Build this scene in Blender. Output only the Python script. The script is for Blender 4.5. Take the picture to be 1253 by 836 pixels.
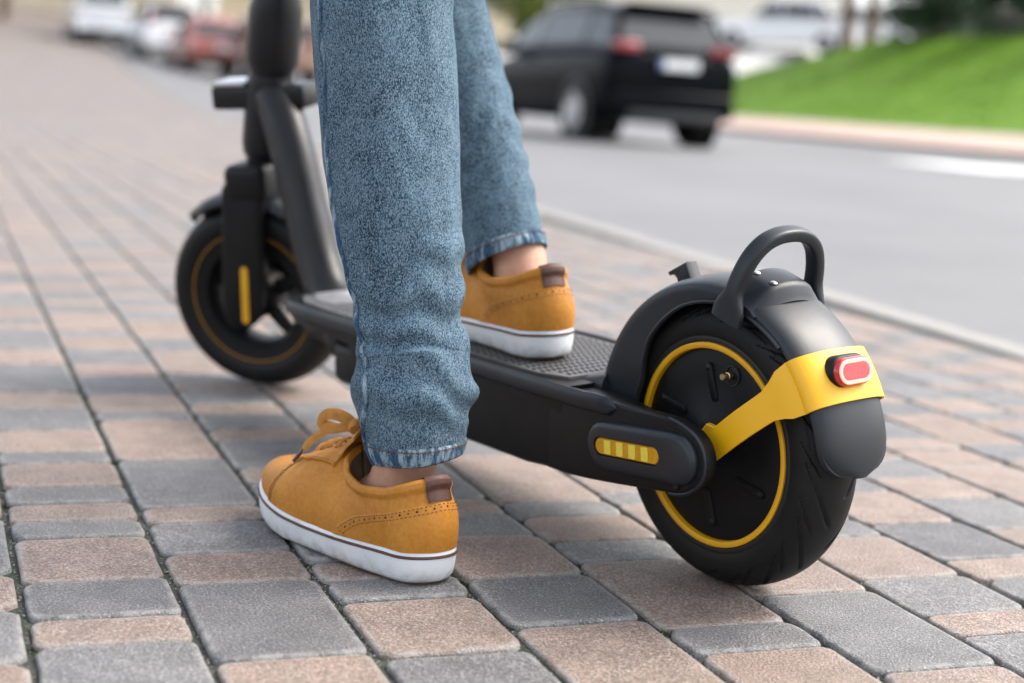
import bpy, bmesh, math, random
import numpy as np
from mathutils import Vector, Matrix, noise
random.seed(7)
for o in list(bpy.data.objects): bpy.data.objects.remove(o)
sc = bpy.context.scene
COL = sc.collection
R = math.radians

# ------------------------------------------------------------------ camera
FPX, PITCH, ROLL, CAMH = 1894.0, 0.15517, 0.06775, 0.4072
cam = bpy.data.cameras.new('camera'); cam_o = bpy.data.objects.new('camera', cam); COL.objects.link(cam_o)
cp, sp, cr, sr = math.cos(PITCH), math.sin(PITCH), math.cos(ROLL), math.sin(ROLL)
f_ = Vector((0, cp, -sp)); r_ = Vector((1, 0, 0)); u_ = Vector((0, sp, cp))
r2 = cr*r_ + sr*u_; u2 = -sr*r_ + cr*u_
cam_o.matrix_world = Matrix(((r2.x, u2.x, -f_.x, 0), (r2.y, u2.y, -f_.y, 0), (r2.z, u2.z, -f_.z, CAMH), (0, 0, 0, 1)))
cam.sensor_width = 36; cam.lens = FPX/1253*36
cam.clip_start = 0.02; cam.clip_end = 2000
cam.dof.use_dof = True; cam.dof.focus_distance = 1.27; cam.dof.aperture_fstop = 3.5
sc.camera = cam_o

# ------------------------------------------------------------------ sky, sun, exposure
SUN_AZ = R(20)           # direction the sun stands in, from +X counter-clockwise (right, a little behind)
SUN_EL = R(50)
w = bpy.data.worlds.new('World'); sc.world = w; w.use_nodes = True
nt = w.node_tree; bg = nt.nodes['Background']
sky = nt.nodes.new('ShaderNodeTexSky'); sky.sky_type = 'NISHITA'; sky.sun_disc = False
sky.sun_elevation = SUN_EL; sky.sun_rotation = math.pi/2 - SUN_AZ
sky.air_density = 1.0; sky.dust_density = 3.0; sky.ozone_density = 1.0
hs = nt.nodes.new('ShaderNodeHueSaturation'); hs.inputs['Saturation'].default_value = .38      # thin high cloud
nt.links.new(sky.outputs[0], hs.inputs['Color']); nt.links.new(hs.outputs[0], bg.inputs[0]); bg.inputs[1].default_value = 0.15
sun = bpy.data.lights.new('sun', 'SUN'); sun.energy = 1.15; sun.angle = R(28); sun.color = (1, .92, .82)
sun_o = bpy.data.objects.new('sun', sun); COL.objects.link(sun_o)
sd = Vector((math.cos(SUN_AZ)*math.cos(SUN_EL), math.sin(SUN_AZ)*math.cos(SUN_EL), math.sin(SUN_EL)))
sun_o.rotation_euler = sd.to_track_quat('Z', 'Y').to_euler(); sun_o.location = sd*30
sc.view_settings.view_transform = 'Standard'; sc.view_settings.look = 'None'
sc.view_settings.exposure = 1.58; sc.view_settings.gamma = 1
sc.render.engine = 'CYCLES'

# ------------------------------------------------------------------ materials
def newmat(name):
    m = bpy.data.materials.new(name); m.use_nodes = True
    n = m.node_tree; return m, n, n.nodes['Principled BSDF']
def node(n, t, **k):
    x = n.nodes.new(t)
    for a, b in k.items():
        if a.startswith('i_'):
            x.inputs[a[2:].replace('_', ' ')].default_value = b
        else: setattr(x, a, b)
    return x
def ramp(n, fac, stops):
    r = n.nodes.new('ShaderNodeValToRGB'); e = r.color_ramp.elements
    while len(e) < len(stops): e.new(.5)
    for i, (p, c) in enumerate(stops):
        e[i].position = p; e[i].color = (*c, 1) if len(c) == 3 else c
    n.links.new(fac, r.inputs[0]); return r.outputs[0]
def g3(v): return (v, v, v)
def mixc(n, fac, a, b, bt='MIX'):
    m = n.nodes.new('ShaderNodeMix'); m.data_type = 'RGBA'; m.blend_type = bt
    for s, v in ((0, fac), (6, a), (7, b)):
        if isinstance(v, (int, float)): m.inputs[s].default_value = v
        elif isinstance(v, tuple): m.inputs[s].default_value = (*v, 1)
        else: n.links.new(v, m.inputs[s])
    return m.outputs[2]
def noise_t(n, co, scale, detail=4, rough=.55, sc3=None, dist=0):
    if sc3:
        mp = n.nodes.new('ShaderNodeMapping'); mp.inputs['Scale'].default_value = sc3
        n.links.new(co, mp.inputs[0]); co = mp.outputs[0]
    t = n.nodes.new('ShaderNodeTexNoise'); t.inputs['Scale'].default_value = scale
    t.inputs['Detail'].default_value = detail; t.inputs['Roughness'].default_value = rough
    t.inputs['Distortion'].default_value = dist
    n.links.new(co, t.inputs['Vector']); return t.outputs[0]
def coords(n, kind='Object'): return n.nodes.new('ShaderNodeTexCoord').outputs[kind]
def position(n): return n.nodes.new('ShaderNodeNewGeometry').outputs['Position']
def bump(n, bs, h, strength, dist=.001):
    b = n.nodes.new('ShaderNodeBump'); b.inputs['Strength'].default_value = strength
    b.inputs['Distance'].default_value = dist; n.links.new(h, b.inputs['Height'])
    n.links.new(b.outputs[0], bs.inputs['Normal']); return b
def M(name, c1, c2=None, scale=20, rough=.5, spec=.5, bump_s=0, bscale=400, metal=0, rvar=0, coat=0, dist=.001):
    m, n, b = newmat(name); c2 = c2 or tuple(x*1.25 for x in c1)
    co = coords(n); t = noise_t(n, co, scale)
    n.links.new(ramp(n, t, [(.3, c1), (.7, c2)]), b.inputs['Base Color'])
    b.inputs['Roughness'].default_value = rough; b.inputs['Specular IOR Level'].default_value = spec
    b.inputs['Metallic'].default_value = metal; b.inputs['Coat Weight'].default_value = coat
    if rvar:
        n.links.new(ramp(n, noise_t(n, co, scale*1.7, 6), [(.3, g3(max(0, rough-rvar))), (.7, g3(rough+rvar))]), b.inputs['Roughness'])
    if bump_s: bump(n, b, noise_t(n, co, bscale, 3), bump_s, dist)
    return m

MAT = {}
MAT['plastic'] = M('black_plastic', (.0050, .0050, .0056), (.0068, .0069, .0078), 30, .44, .22, .25, 1500, rvar=.07, dist=.0004)
MAT['fender'] = M('fender_plastic', (.0105, .0130, .0170), (.0140, .0170, .0215), 14, .42, .42, .2, 1800, rvar=.05, dist=.0003)
MAT['metal_black'] = M('satin_black_metal', (.0060, .0062, .0075), (.0085, .0090, .0110), 20, .36, .32, .12, 900, rvar=.08)
MAT['grip'] = M('deck_rubber', (.075, .073, .073), (.105, .102, .10), 25, .5, .5, .3, 900)  # sky reflection put into the mat's lighter grey
MAT['rib_sheen'] = M('rib_rubber_sheen', (.20, .20, .205), (.27, .27, .275), 60, .4)  # light reflected off the ribs put into their pale colour
MAT['stud'] = M('stud_rubber', (.010, .010, .011), (.014, .014, .015), 25, .6)
MAT['yellow'] = M('yellow_paint', (.78, .40, .004), (.83, .445, .006), 8, .42, .5, .08, 600)
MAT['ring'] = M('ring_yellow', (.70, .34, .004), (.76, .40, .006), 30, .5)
MAT['ring_dim'] = M('ring_yellow_dim', (.30, .14, .003), (.36, .18, .005), 30, .6)  # dimness of the front ring put into a darker copy of the yellow
MAT['steel'] = M('steel', (.4, .4, .4), (.6, .6, .6), 60, .3, metal=1)
MAT['brass'] = M('brass', (.55, .42, .22), (.7, .55, .3), 200, .35, metal=1)
MAT['disc'] = M('hub_cover', (.0045, .0045, .005), (.006, .006, .0065), 40, .45, .25, .2, 700)
MAT['tyre_wall'] = M('tyre_side', (.005, .005, .005), (.007, .0068, .007), 50, .6)
MAT['white_rubber'] = M('sole_rubber', (.66, .68, .70), (.74, .755, .77), 25, .5, .5, .15, 300, rvar=.1)
def sole_mat():
    m, n, b = newmat('sole_rubber_worn'); co = coords(n)
    c = ramp(n, noise_t(n, co, 25, 4), [(.3, (.62, .635, .65)), (.7, (.72, .735, .75))])
    sx = n.nodes.new('ShaderNodeSeparateXYZ'); n.links.new(co, sx.inputs[0])
    low = n.nodes.new('ShaderNodeMapRange'); low.inputs[1].default_value = .016; low.inputs[2].default_value = .001; n.links.new(sx.outputs[2], low.inputs[0])
    mu = n.nodes.new('ShaderNodeMath'); mu.operation = 'MULTIPLY'; n.links.new(low.outputs[0], mu.inputs[0])
    n.links.new(ramp(n, noise_t(n, co, 70, 5, .65), [(.42, g3(0)), (.68, g3(.8))]), mu.inputs[1])
    c = mixc(n, mu.outputs[0], c, (.26, .24, .21))
    c = mixc(n, ramp(n, noise_t(n, co, 160, 3), [(.66, g3(0)), (.74, g3(.35))]), c, (.38, .36, .33))
    n.links.new(c, b.inputs['Base Color']); b.inputs['Roughness'].default_value = .5
    bump(n, b, noise_t(n, co, 120, 4), .2, .001); return m
MAT['white_rubber'] = sole_mat()
MAT['brown_line'] = M('brown_rubber', (.05, .02, .015), (.09, .04, .03), 100, .6)
MAT['tab'] = M('brown_leather', (.062, .024, .017), (.095, .040, .029), 90, .55, .4, .5, 700)
MAT['stitch'] = M('stitch_thread', (.10, .035, .012), (.16, .06, .02), 300, .8)
MAT['perf'] = M('perforation', (.03, .014, .006), None, 50, .9)
MAT['lace'] = M('lace', (.40, .175, .035), (.50, .235, .06), 160, .85, .2, .8, 1200)
MAT['aglet'] = M('aglet', (.05, .018, .012), None, 50, .3)
MAT['lining'] = M('shoe_lining', (.09, .05, .025), (.13, .075, .04), 80, .9)
MAT['skin'] = M('skin', (.42, .20, .125), (.58, .345, .245), 45, .48, .4, .35, 260)
MAT['shirt'] = M('shirt', (.5, .5, .5), (.6, .6, .6), 10, .85)
MAT['concrete'] = M('kerb_concrete', (.24, .23, .215), (.31, .30, .28), 12, .85, .3, .5, 120)
MAT['glass'] = M('car_glass', (.012, .015, .018), (.02, .025, .03), 2, .06, .6)
MAT['carblack'] = M('car_paint_black', (.003, .004, .006), (.005, .006, .008), 1, .2, .05, coat=.0)
MAT['carwhite'] = M('car_paint_white', (.78, .79, .80), (.82, .83, .84), 1, .3, .5, coat=1)
MAT['carred'] = M('car_paint_red', (.30, .06, .035), (.34, .07, .04), 1, .3, .5, coat=1)
MAT['carbrown'] = M('car_paint_brown', (.22, .11, .07), (.25, .13, .08), 1, .3, .5, coat=1)
MAT['cartrim'] = M('car_trim', (.02, .02, .022), None, 3, .6)
MAT['alloy'] = M('alloy', (.5, .5, .51), (.62, .62, .63), 5, .3, metal=.8)
MAT['taillens'] = M('tail_lens', (.24, .008, .010), (.30, .012, .015), 8, .2, coat=1)
MAT['plate'] = M('plate_white', (.75, .75, .74), None, 5, .4)
MAT['plateblue'] = M('plate_blue', (.02, .06, .3), None, 5, .4)
MAT['lamp'] = M('headlamp', (.5, .52, .54), None, 5, .15)
MAT['wall'] = M('render_wall', (.66, .55, .38), (.74, .63, .46), .6, .9)  # warm glow of the left background put into the wall colour
MAT['wall2'] = M('render_wall_pale', (.62, .58, .50), (.70, .66, .58), .6, .9)
MAT['roof'] = M('roof', (.28, .12, .07), (.36, .17, .1), 2, .8)
MAT['bark'] = M('bark', (.10, .065, .045), (.2, .14, .1), 8, .9, .2, .6, 30, dist=.02)
MAT['white'] = M('white_paint', (.72, .72, .7), (.8, .8, .78), 6, .7)
MAT['frame'] = M('window_frame', (.6, .6, .58), None, 3, .5)

def emit(name, c, s):
    m, n, b = newmat(name); b.inputs['Base Color'].default_value = (*c, 1)
    b.inputs['Emission Color'].default_value = (*c, 1); b.inputs['Emission Strength'].default_value = s
    b.inputs['Roughness'].default_value = .3; return m
MAT['led'] = emit('led_glow', (1.0, .24, .20), .62)
MAT['ledred'] = M('red_lens', (.38, .012, .012), (.52, .022, .02), 300, .25, coat=.5)
MAT['amber'] = M('amber_lens', (.50, .24, .004), (.62, .32, .008), 300, .25, .5, .6, 500, coat=.6)
MAT['ambercell'] = M('amber_cell', (.80, .55, .02), (.85, .75, .10), 900, .2, .5, .8, 700, coat=.5)

def leather():
    m, n, b = newmat('tan_nubuck'); co = coords(n)
    a = noise_t(n, co, 18, 5, .6); f = noise_t(n, co, 260, 3)
    c = ramp(n, a, [(.3, (.365, .138, .014)), (.55, (.45, .182, .022)), (.75, (.53, .232, .036))])
    c = mixc(n, .12, c, ramp(n, f, [(.4, (.3, .12, .01)), (.6, (.65, .34, .09))]))
    n.links.new(c, b.inputs['Base Color']); b.inputs['Roughness'].default_value = .55
    b.inputs['Specular IOR Level'].default_value = .25
    b.inputs['Sheen Weight'].default_value = 0
    n2 = n.nodes.new('ShaderNodeMath'); n2.operation = 'MULTIPLY_ADD'; n2.inputs[1].default_value = 5
    n.links.new(noise_t(n, co, 45, 4, .6, dist=.6), n2.inputs[0]); n.links.new(f, n2.inputs[2])
    bump(n, b, n2.outputs[0], .25, .0006); return m
MAT['leather'] = leather()

def denim(name, hem=False):
    m, n, b = newmat(name); co = coords(n)
    big = noise_t(n, co, 11, 4, .6); mid = noise_t(n, co, 46, 4, .6, (1, 1, .55), .3)
    fine = noise_t(n, co, 1150, 2, .7, (1, 1, .5)); fine2 = noise_t(n, co, 260, 3, .7, (1, 1, .6))
    c = ramp(n, big, [(.34, (.011, .034, .062)), (.66, (.062, .122, .172))])
    c = mixc(n, .55, c, ramp(n, mid, [(.36, (.010, .032, .060)), (.66, (.105, .172, .222))]))
    c = mixc(n, ramp(n, fine, [(.48, g3(0)), (.60, g3(.8))]), c, (.215, .29, .345))
    c = mixc(n, ramp(n, fine, [(.36, g3(.9)), (.48, g3(0))]), c, (.005, .016, .034))
    c = mixc(n, ramp(n, fine2, [(.52, g3(0)), (.72, g3(.4))]), c, (.19, .265, .33))
    if hem:
        st = noise_t(n, co, 150, 3, .6, (1, 1, .16))
        c = mixc(n, ramp(n, st, [(.42, g3(.75)), (.56, g3(0))]), c, (.02, .06, .12))
        c = mixc(n, ramp(n, st, [(.52, g3(0)), (.66, g3(.65))]), c, (.36, .46, .53))
    n.links.new(c, b.inputs['Base Color']); b.inputs['Roughness'].default_value = .88
    b.inputs['Specular IOR Level'].default_value = .1
    wv = n.nodes.new('ShaderNodeTexWave'); wv.inputs['Scale'].default_value = 330; wv.inputs['Distortion'].default_value = 3
    wv.bands_direction = 'DIAGONAL'; n.links.new(co, wv.inputs['Vector'])
    h = n.nodes.new('ShaderNodeMath'); h.operation = 'MULTIPLY_ADD'; h.inputs[1].default_value = .4
    n.links.new(wv.outputs[0] if False else wv.outputs['Fac'], h.inputs[0]); n.links.new(fine2, h.inputs[2])
    bump(n, b, h.outputs[0], .45, .0007); return m
MAT['denim'] = denim('denim'); MAT['denim_hem'] = denim('denim_hem', True)
MAT['denim_seam'] = M('denim_seam', (.012, .02, .035), (.05, .06, .075), 260, .9)

def paver_mat(name, a, b_, c_):
    m, n, b = newmat(name); pos = position(n)
    oi = n.nodes.new('ShaderNodeObjectInfo').outputs['Random']
    ge = n.nodes.new('ShaderNodeNewGeometry').outputs['Random Per Island']
    ad = n.nodes.new('ShaderNodeMath'); ad.operation = 'ADD'; n.links.new(oi, ad.inputs[0]); n.links.new(ge, ad.inputs[1])
    fr = n.nodes.new('ShaderNodeMath'); fr.operation = 'FRACT'; n.links.new(ad.outputs[0], fr.inputs[0])
    base = ramp(n, fr.outputs[0], [(0, a), (.5, b_), (1, c_)])
    med = noise_t(n, pos, 22, 5, .6); grain = noise_t(n, pos, 420, 3, .7); gr2 = noise_t(n, pos, 520, 1.5, .55)
    c = mixc(n, 1, base, ramp(n, med, [(.25, g3(.70)), (.75, g3(1.25))]), 'MULTIPLY')
    c = mixc(n, 1, c, ramp(n, grain, [(.32, g3(.45)), (.5, g3(1)), (.66, g3(1.75))]), 'MULTIPLY')
    c = mixc(n, ramp(n, gr2, [(.63, g3(0)), (.69, g3(.65))]), c, (.50, .48, .45))
    c = mixc(n, ramp(n, gr2, [(.30, g3(.75)), (.36, g3(0))]), c, (.04, .036, .036))
    at = n.nodes.new('ShaderNodeAttribute'); at.attribute_name = 'rim'
    rm = n.nodes.new('ShaderNodeMath'); rm.operation = 'MULTIPLY'
    n.links.new(at.outputs['Fac'], rm.inputs[0]); n.links.new(ramp(n, noise_t(n, pos, 60, 4), [(.38, g3(.05)), (.62, g3(.62))]), rm.inputs[1])
    c = mixc(n, rm.outputs[0], c, (.33, .325, .305))
    n.links.new(c, b.inputs['Base Color']); b.inputs['Roughness'].default_value = .62
    b.inputs['Specular IOR Level'].default_value = .45
    h = n.nodes.new('ShaderNodeMath'); h.operation = 'ADD'; n.links.new(grain, h.inputs[0]); n.links.new(gr2, h.inputs[1])
    bump(n, b, h.outputs[0], .8, .0016); return m
MAT['pav_tan'] = paver_mat('paver_tan', (.205, .148, .118), (.235, .175, .142), (.185, .140, .115))
MAT['pav_grey'] = paver_mat('paver_grey', (.118, .115, .116), (.146, .142, .142), (.098, .096, .098))

def joint_mat():
    m, n, b = newmat('joint_sand'); pos = position(n)
    a = noise_t(n, pos, 300, 4, .7); g = noise_t(n, pos, 14, 4, .6)
    c = ramp(n, a, [(.3, (.018, .018, .016)), (.55, (.06, .06, .053)), (.75, (.20, .19, .17))])
    c = mixc(n, ramp(n, g, [(.45, g3(0)), (.66, g3(.6))]), c, ramp(n, a, [(.3, (.012, .03, .014)), (.7, (.06, .11, .055))]))
    n.links.new(c, b.inputs['Base Color']); b.inputs['Roughness'].default_value = .95
    bump(n, b, a, 1, .004); return m
MAT['joint'] = joint_mat()

def far_pavement():
    m, n, b = newmat('far_pavement'); pos = position(n)
    mp = n.nodes.new('ShaderNodeMapping'); mp.vector_type = 'POINT'; mp.inputs['Rotation'].default_value = (0, 0, R(90)-TH_MAP)
    n.links.new(pos, mp.inputs[0])
    br = n.nodes.new('ShaderNodeTexBrick'); br.inputs['Scale'].default_value = 1
    br.inputs['Brick Width'].default_value = .12; br.inputs['Row Height'].default_value = .1195; br.inputs['Mortar Size'].default_value = .004
    br.inputs['Color1'].default_value = (.205, .15, .12, 1); br.inputs['Color2'].default_value = (.125, .122, .123, 1); br.inputs['Mortar'].default_value = (.07, .07, .06, 1)
    n.links.new(mp.outputs[0], br.inputs['Vector'])
    c = mixc(n, 1, br.outputs[0], ramp(n, noise_t(n, pos, 3, 5), [(.3, g3(.85)), (.7, g3(1.15))]), 'MULTIPLY')
    n.links.new(c, b.inputs['Base Color']); b.inputs['Roughness'].default_value = .6; return m
TH = -0.3696
TH_MAP = -TH
MAT['farpav'] = far_pavement()

def asphalt():
    m, n, b = newmat('asphalt'); pos = position(n)
    a = noise_t(n, pos, .35, 5, .6); f = noise_t(n, pos, 140, 3, .7)
    c = ramp(n, a, [(.3, (.108, .106, .107)), (.5, (.14, .138, .138)), (.7, (.16, .158, .157))])
    c = mixc(n, 1, c, ramp(n, f, [(.3, g3(.75)), (.7, g3(1.25))]), 'MULTIPLY')
    n.links.new(c, b.inputs['Base Color']); b.inputs['Roughness'].default_value = .6
    bump(n, b, f, .5, .004); return m
MAT['asphalt'] = asphalt()
MAT['pinkwalk'] = M('pink_walk', (.36, .26, .22), (.44, .33, .28), 3, .8)
MAT['lot'] = M('lot_concrete', (.50, .49, .47), (.57, .56, .54), 1, .85)

def grass_mat(name, a, b_, rough=.7):
    m, n, b = newmat(name); pos = position(n)
    ge = n.nodes.new('ShaderNodeNewGeometry').outputs['Random Per Island']
    c = mixc(n, .5, ramp(n, noise_t(n, pos, .6, 4), [(.3, a), (.7, b_)]), ramp(n, ge, [(0, a), (1, b_)]))
    n.links.new(c, b.inputs['Base Color']); b.inputs['Roughness'].default_value = rough
    b.inputs['Specular IOR Level'].default_value = .2; return m
MAT['grass'] = grass_mat('grass', (.11, .215, .012), (.15, .275, .02))
MAT['turf'] = grass_mat('turf', (.098, .195, .011), (.135, .25, .018))
MAT['hedge'] = grass_mat('hedge_leaf', (.012, .035, .014), (.035, .075, .028))
MAT['leafy'] = grass_mat('tree_leaf', (.09, .13, .02), (.20, .22, .04))

# ------------------------------------------------------------------ mesh helpers
def mk(name, verts, faces, mat, parent=None, smooth=True, auto=None):
    me = bpy.data.meshes.new(name)
    me.from_pydata([tuple(v) for v in verts], [], faces)
    mats = mat if isinstance(mat, (list, tuple)) else [mat]
    for m in mats: me.materials.append(MAT[m] if isinstance(m, str) else m)
    if smooth: me.polygons.foreach_set('use_smooth', [True]*len(me.polygons))
    me.update()
    o = bpy.data.objects.new(name, me); COL.objects.link(o)
    if parent is not None: attach(o, parent)
    if auto is not None: sharpen(me, auto)
    return o
def sharpen(me, ang):
    bm = bmesh.new(); bm.from_mesh(me)
    for e in bm.edges:
        if len(e.link_faces) == 2 and e.calc_face_angle(0) > ang: e.smooth = False
    bm.to_mesh(me); bm.free()
def attach(o, parent):
    o.parent = parent
    if parent.get('world_kids'):      # children of this root are written in world coordinates
        o.location = -Vector(parent.location) if parent.parent is None else Vector((0, 0, 0))
def tag(o, label=None, cat=None, group=None, kind=None):
    for k, v in (('label', label), ('category', cat), ('group', group), ('kind', kind)):
        if v: o[k] = v
    return o
def empty(name, loc=(0, 0, 0), rot=(0, 0, 0)):
    o = bpy.data.objects.new(name, None); COL.objects.link(o); o.location = loc; o.rotation_euler = rot
    o.empty_display_size = .1; return o
class MB:
    def __init__(s): s.v = []; s.f = []
    def add(s, vf):
        v, f = vf; k = len(s.v); s.v += [tuple(x) for x in v]; s.f += [tuple(i+k for i in q) for q in f]; return s
    def build(s, name, mat, parent=None, smooth=True, auto=R(40)): return mk(name, s.v, s.f, mat, parent, smooth, auto)
def loft(rings, cap0=True, cap1=True, closed=True):
    n = len(rings[0]); v = [p for r in rings for p in r]; f = []
    for i in range(len(rings)-1):
        for j in range(n if closed else n-1):
            k = (j+1) % n
            f.append((i*n+j, i*n+k, (i+1)*n+k, (i+1)*n+j))
    if cap0: f.append(tuple(range(n-1, -1, -1)))
    if cap1: f.append(tuple(range((len(rings)-1)*n, len(rings)*n)))
    return v, f
def catmull(pts, n, closed=False):
    P = [Vector(p) for p in pts]; out = []; m = len(P); segs = m if closed else m-1
    for i in range(n):
        t = i/n*segs if closed else i/(n-1)*segs
        k = min(int(t), segs-1); u = t-k
        if closed: a, b, c, d = P[(k-1) % m], P[k % m], P[(k+1) % m], P[(k+2) % m]
        else: a, b, c, d = P[max(k-1, 0)], P[k], P[k+1], P[min(k+2, m-1)]
        out.append(.5*((2*b)+(c-a)*u+(2*a-5*b+4*c-d)*u*u+(3*b-a-3*c+d)*u**3))
    return out
def tube(path, rad, n=12, closed=False, flat=1.0, up=None, cap=True):
    P = [Vector(p) for p in path]; rings = []; m = len(P); nrm = None
    for i in range(m):
        t = (P[(i+1) % m]-P[i-1]) if closed else (P[min(i+1, m-1)]-P[max(i-1, 0)])
        t.normalize()
        if up is not None: a = Vector(up); a = (a-t*a.dot(t)).normalized()
        else:
            if nrm is None: nrm = t.orthogonal().normalized()
            a = (nrm-t*nrm.dot(t)).normalized(); nrm = a
        b = t.cross(a); r = rad[i] if isinstance(rad, (list, tuple)) else rad
        rings.append([P[i]+a*math.cos(2*math.pi*j/n)*r*flat+b*math.sin(2*math.pi*j/n)*r for j in range(n)])
    if closed: rings.append(rings[0])
    return loft(rings, cap and not closed, cap and not closed)
def lathe(prof, n=96, c=(0, 0, 0)):      # prof (r, y) turned about the Y axis
    rings = []
    for i in range(n+1):
        a = 2*math.pi*i/n
        rings.append([(c[0]+r*math.cos(a), c[1]+y, c[2]+r*math.sin(a)) for r, y in prof])
    v, f = loft(rings, False, False, False); return v, f
def weld(o, d=1e-6):
    bm = bmesh.new(); bm.from_mesh(o.data); bmesh.ops.remove_doubles(bm, verts=bm.verts, dist=d)
    bmesh.ops.recalc_face_normals(bm, faces=bm.faces); bm.to_mesh(o.data); bm.free(); return o
def fixn(o):
    bm = bmesh.new(); bm.from_mesh(o.data); bmesh.ops.recalc_face_normals(bm, faces=bm.faces); bm.to_mesh(o.data); bm.free(); return o
def box(sx, sy, sz, c=(0, 0, 0), bev=0, seg=2, rot=None):
    bm = bmesh.new(); bmesh.ops.create_cube(bm, size=1)
    for v in bm.verts: v.co = Vector((v.co.x*sx, v.co.y*sy, v.co.z*sz))
    if bev: bmesh.ops.bevel(bm, geom=bm.edges[:], offset=bev, segments=seg, profile=.5, affect='EDGES')
    m = (Matrix.Translation(c) @ rot.to_4x4()) if rot is not None else Matrix.Translation(c)
    for v in bm.verts: v.co = m @ v.co
    bm.verts.index_update(); r = ([v.co.copy() for v in bm.verts], [tuple(v.index for v in f.verts) for f in bm.faces]); bm.free(); return r
def prism(poly, y0, y1, bev=0, seg=2, axis='xz'):
    bm = bmesh.new()
    vs = [bm.verts.new((p[0], y0, p[1])) for p in poly]; f = bm.faces.new(vs)
    g = bmesh.ops.extrude_face_region(bm, geom=[f])
    for e in g['geom']:
        if isinstance(e, bmesh.types.BMVert): e.co.y = y1
    bmesh.ops.recalc_face_normals(bm, faces=bm.faces)
    if bev:
        ed = [e for e in bm.edges if len(e.link_faces) == 2 and any(len(q.verts) > 4 or True for q in e.link_faces) and abs(e.verts[0].co.y-e.verts[1].co.y) < 1e-7]
        bmesh.ops.bevel(bm, geom=ed, offset=bev, segments=seg, profile=.5, affect='EDGES', clamp_overlap=True)
    bm.verts.index_update(); r = ([v.co.copy() for v in bm.verts], [tuple(v.index for v in q.verts) for q in bm.faces]); bm.free(); return r
def capsule2d(a, b, r, n=10):
    a, b = Vector(a), Vector(b); d = (b-a).normalized(); an = math.atan2(d.y, d.x); out = []
    for i in range(n+1): t = an+math.pi/2+math.pi*i/n; out.append((a.x+r*math.cos(t), a.y+r*math.sin(t)))
    for i in range(n+1): t = an-math.pi/2+math.pi*i/n; out.append((b.x+r*math.cos(t), b.y+r*math.sin(t)))
    return out
def interp(x, xs, ys):
    return float(np.interp(x, xs, ys))
def smooth(a, b, x):
    t = min(1, max(0, (x-a)/(b-a))); return t*t*(3-2*t)

# ------------------------------------------------------------------ the setting
EX = Vector((math.cos(TH), -math.sin(TH))); EY = Vector((math.sin(TH), math.cos(TH)))
KD = Vector((-.2926, .9562)); KP = Vector((.936, 2.80))          # kerb line: point and direction
KN = Vector((KD.y, -KD.x))                                        # towards the road
def rise(x, y): return .0024*min(max(0, -x), 25)*min(max(0, y-14), 60)*smooth(14, 22, y)
def side(x, y): return (Vector((x, y))-KP).dot(KN)                # <0 on the pavement
def on_kerb(t, off): p = KP+KD*t+KN*off; return p.x, p.y

# pavement: the sand bed in which the pavers lie
def sheet(name, ts, offs, zf, mat):
    v = []; f = []
    for t in ts:
        for o_ in offs:
            x, y = on_kerb(t, o_); v.append((x, y, zf(x, y)))
    n = len(offs)
    for i in range(len(ts)-1):
        for j in range(n-1): f.append((i*n+j, i*n+j+1, (i+1)*n+j+1, (i+1)*n+j))
    o = mk(name, v, f, mat); fixn(o)
    if o.data.polygons[0].normal.z < 0: o.data.flip_normals()
    return tag(o, kind='structure')
pavement = sheet('pavement', [-6, 0, 6, 12.5], [-14, -7, -3, -.004], lambda x, y: -.0058, 'joint')
o = mk('plaza', [(-3.75, -6, -.002), (-3.75, 4.2, -.002), (-13, 14.4, -.002), (-40, 14.4, -.002), (-40, -6, -.002)], [(4, 3, 2, 1, 0)], 'farpav', None, False); fixn(o); tag(o, kind='structure')
if o.data.polygons[0].normal.z < 0: o.data.flip_normals()
far_t = [12.5+i*2.5 for i in range(40)]
sheet('far_pavement', far_t, [-90, -60, -40, -25, -16, -10, -5, -.004], lambda x, y: -.001+rise(x, y), 'farpav')
sheet('road', [-60, -30, -10]+[i*3 for i in range(45)], [-.6, 0, .09, 1, 4, 8, 12, 14.5, 40, 120], lambda x, y: -.04+rise(x, y) if True else 0, 'asphalt')

# kerb stones
kerb = empty('kerb', (KP.x, KP.y, 0)); tag(kerb, kind='structure')
kme = None
for i in range(-5, 46):
    if kme is None:
        o = MB().add(box(.085, .992, .16, (0, 0, -.075), .008, 2)).build('kerb_stone', 'concrete', kerb); kme = o.data
    else:
        o = bpy.data.objects.new('kerb_stone', kme); COL.objects.link(o); o.parent = kerb
    x, y = on_kerb(i+.5, .044); o.location = (x-KP.x, y-KP.y, rise(x, y)+random.uniform(-.002, .002))
    o.rotation_euler = (0, 0, math.atan2(KD.y, KD.x)-math.pi/2)

# pavers
PW = .1195
known = {-2: (.95, 'g', [1.069, 1.186, 1.274, 1.44]), -1: (.98, 'g', [1.099, 1.156, 1.246, 1.368, 1.421, 1.481, 1.54, 1.639, 1.692, 1.793, 1.916, 2.013, 2.213]),
 0: (.86, 't', [1.047, 1.224, 1.308, 1.403, 1.457, 1.648, 1.842, 1.893, 1.997, 2.119]),
 1: (.9, 'g', [1.037, 1.159, 1.213, 1.267, 1.36, 1.45, 1.534, 1.599, 1.728, 1.793, 1.876, 1.934]),
 2: (.9, 't', [1.081, 1.199, 1.321, 1.398]), 3: (.88, 't', [.998, 1.055, 1.232, 1.295, 1.381, 1.428, 1.636]),
 4: (.82, 't', [.935, 1.117, 1.237, 1.295, 1.415, 1.464]), 5: (.88, 'g', [.998, 1.05, 1.144, 1.27]), 6: (1.0, 'g', [1.128, 1.185, 1.312])}
known[-2] = (.95, 't', [1.069, 1.186, 1.274, 1.44])
LENS = [.058, .09, .12, .18]
rp = random.Random(11)
pav = []       # (col edge, row0, row1, colour)
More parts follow.
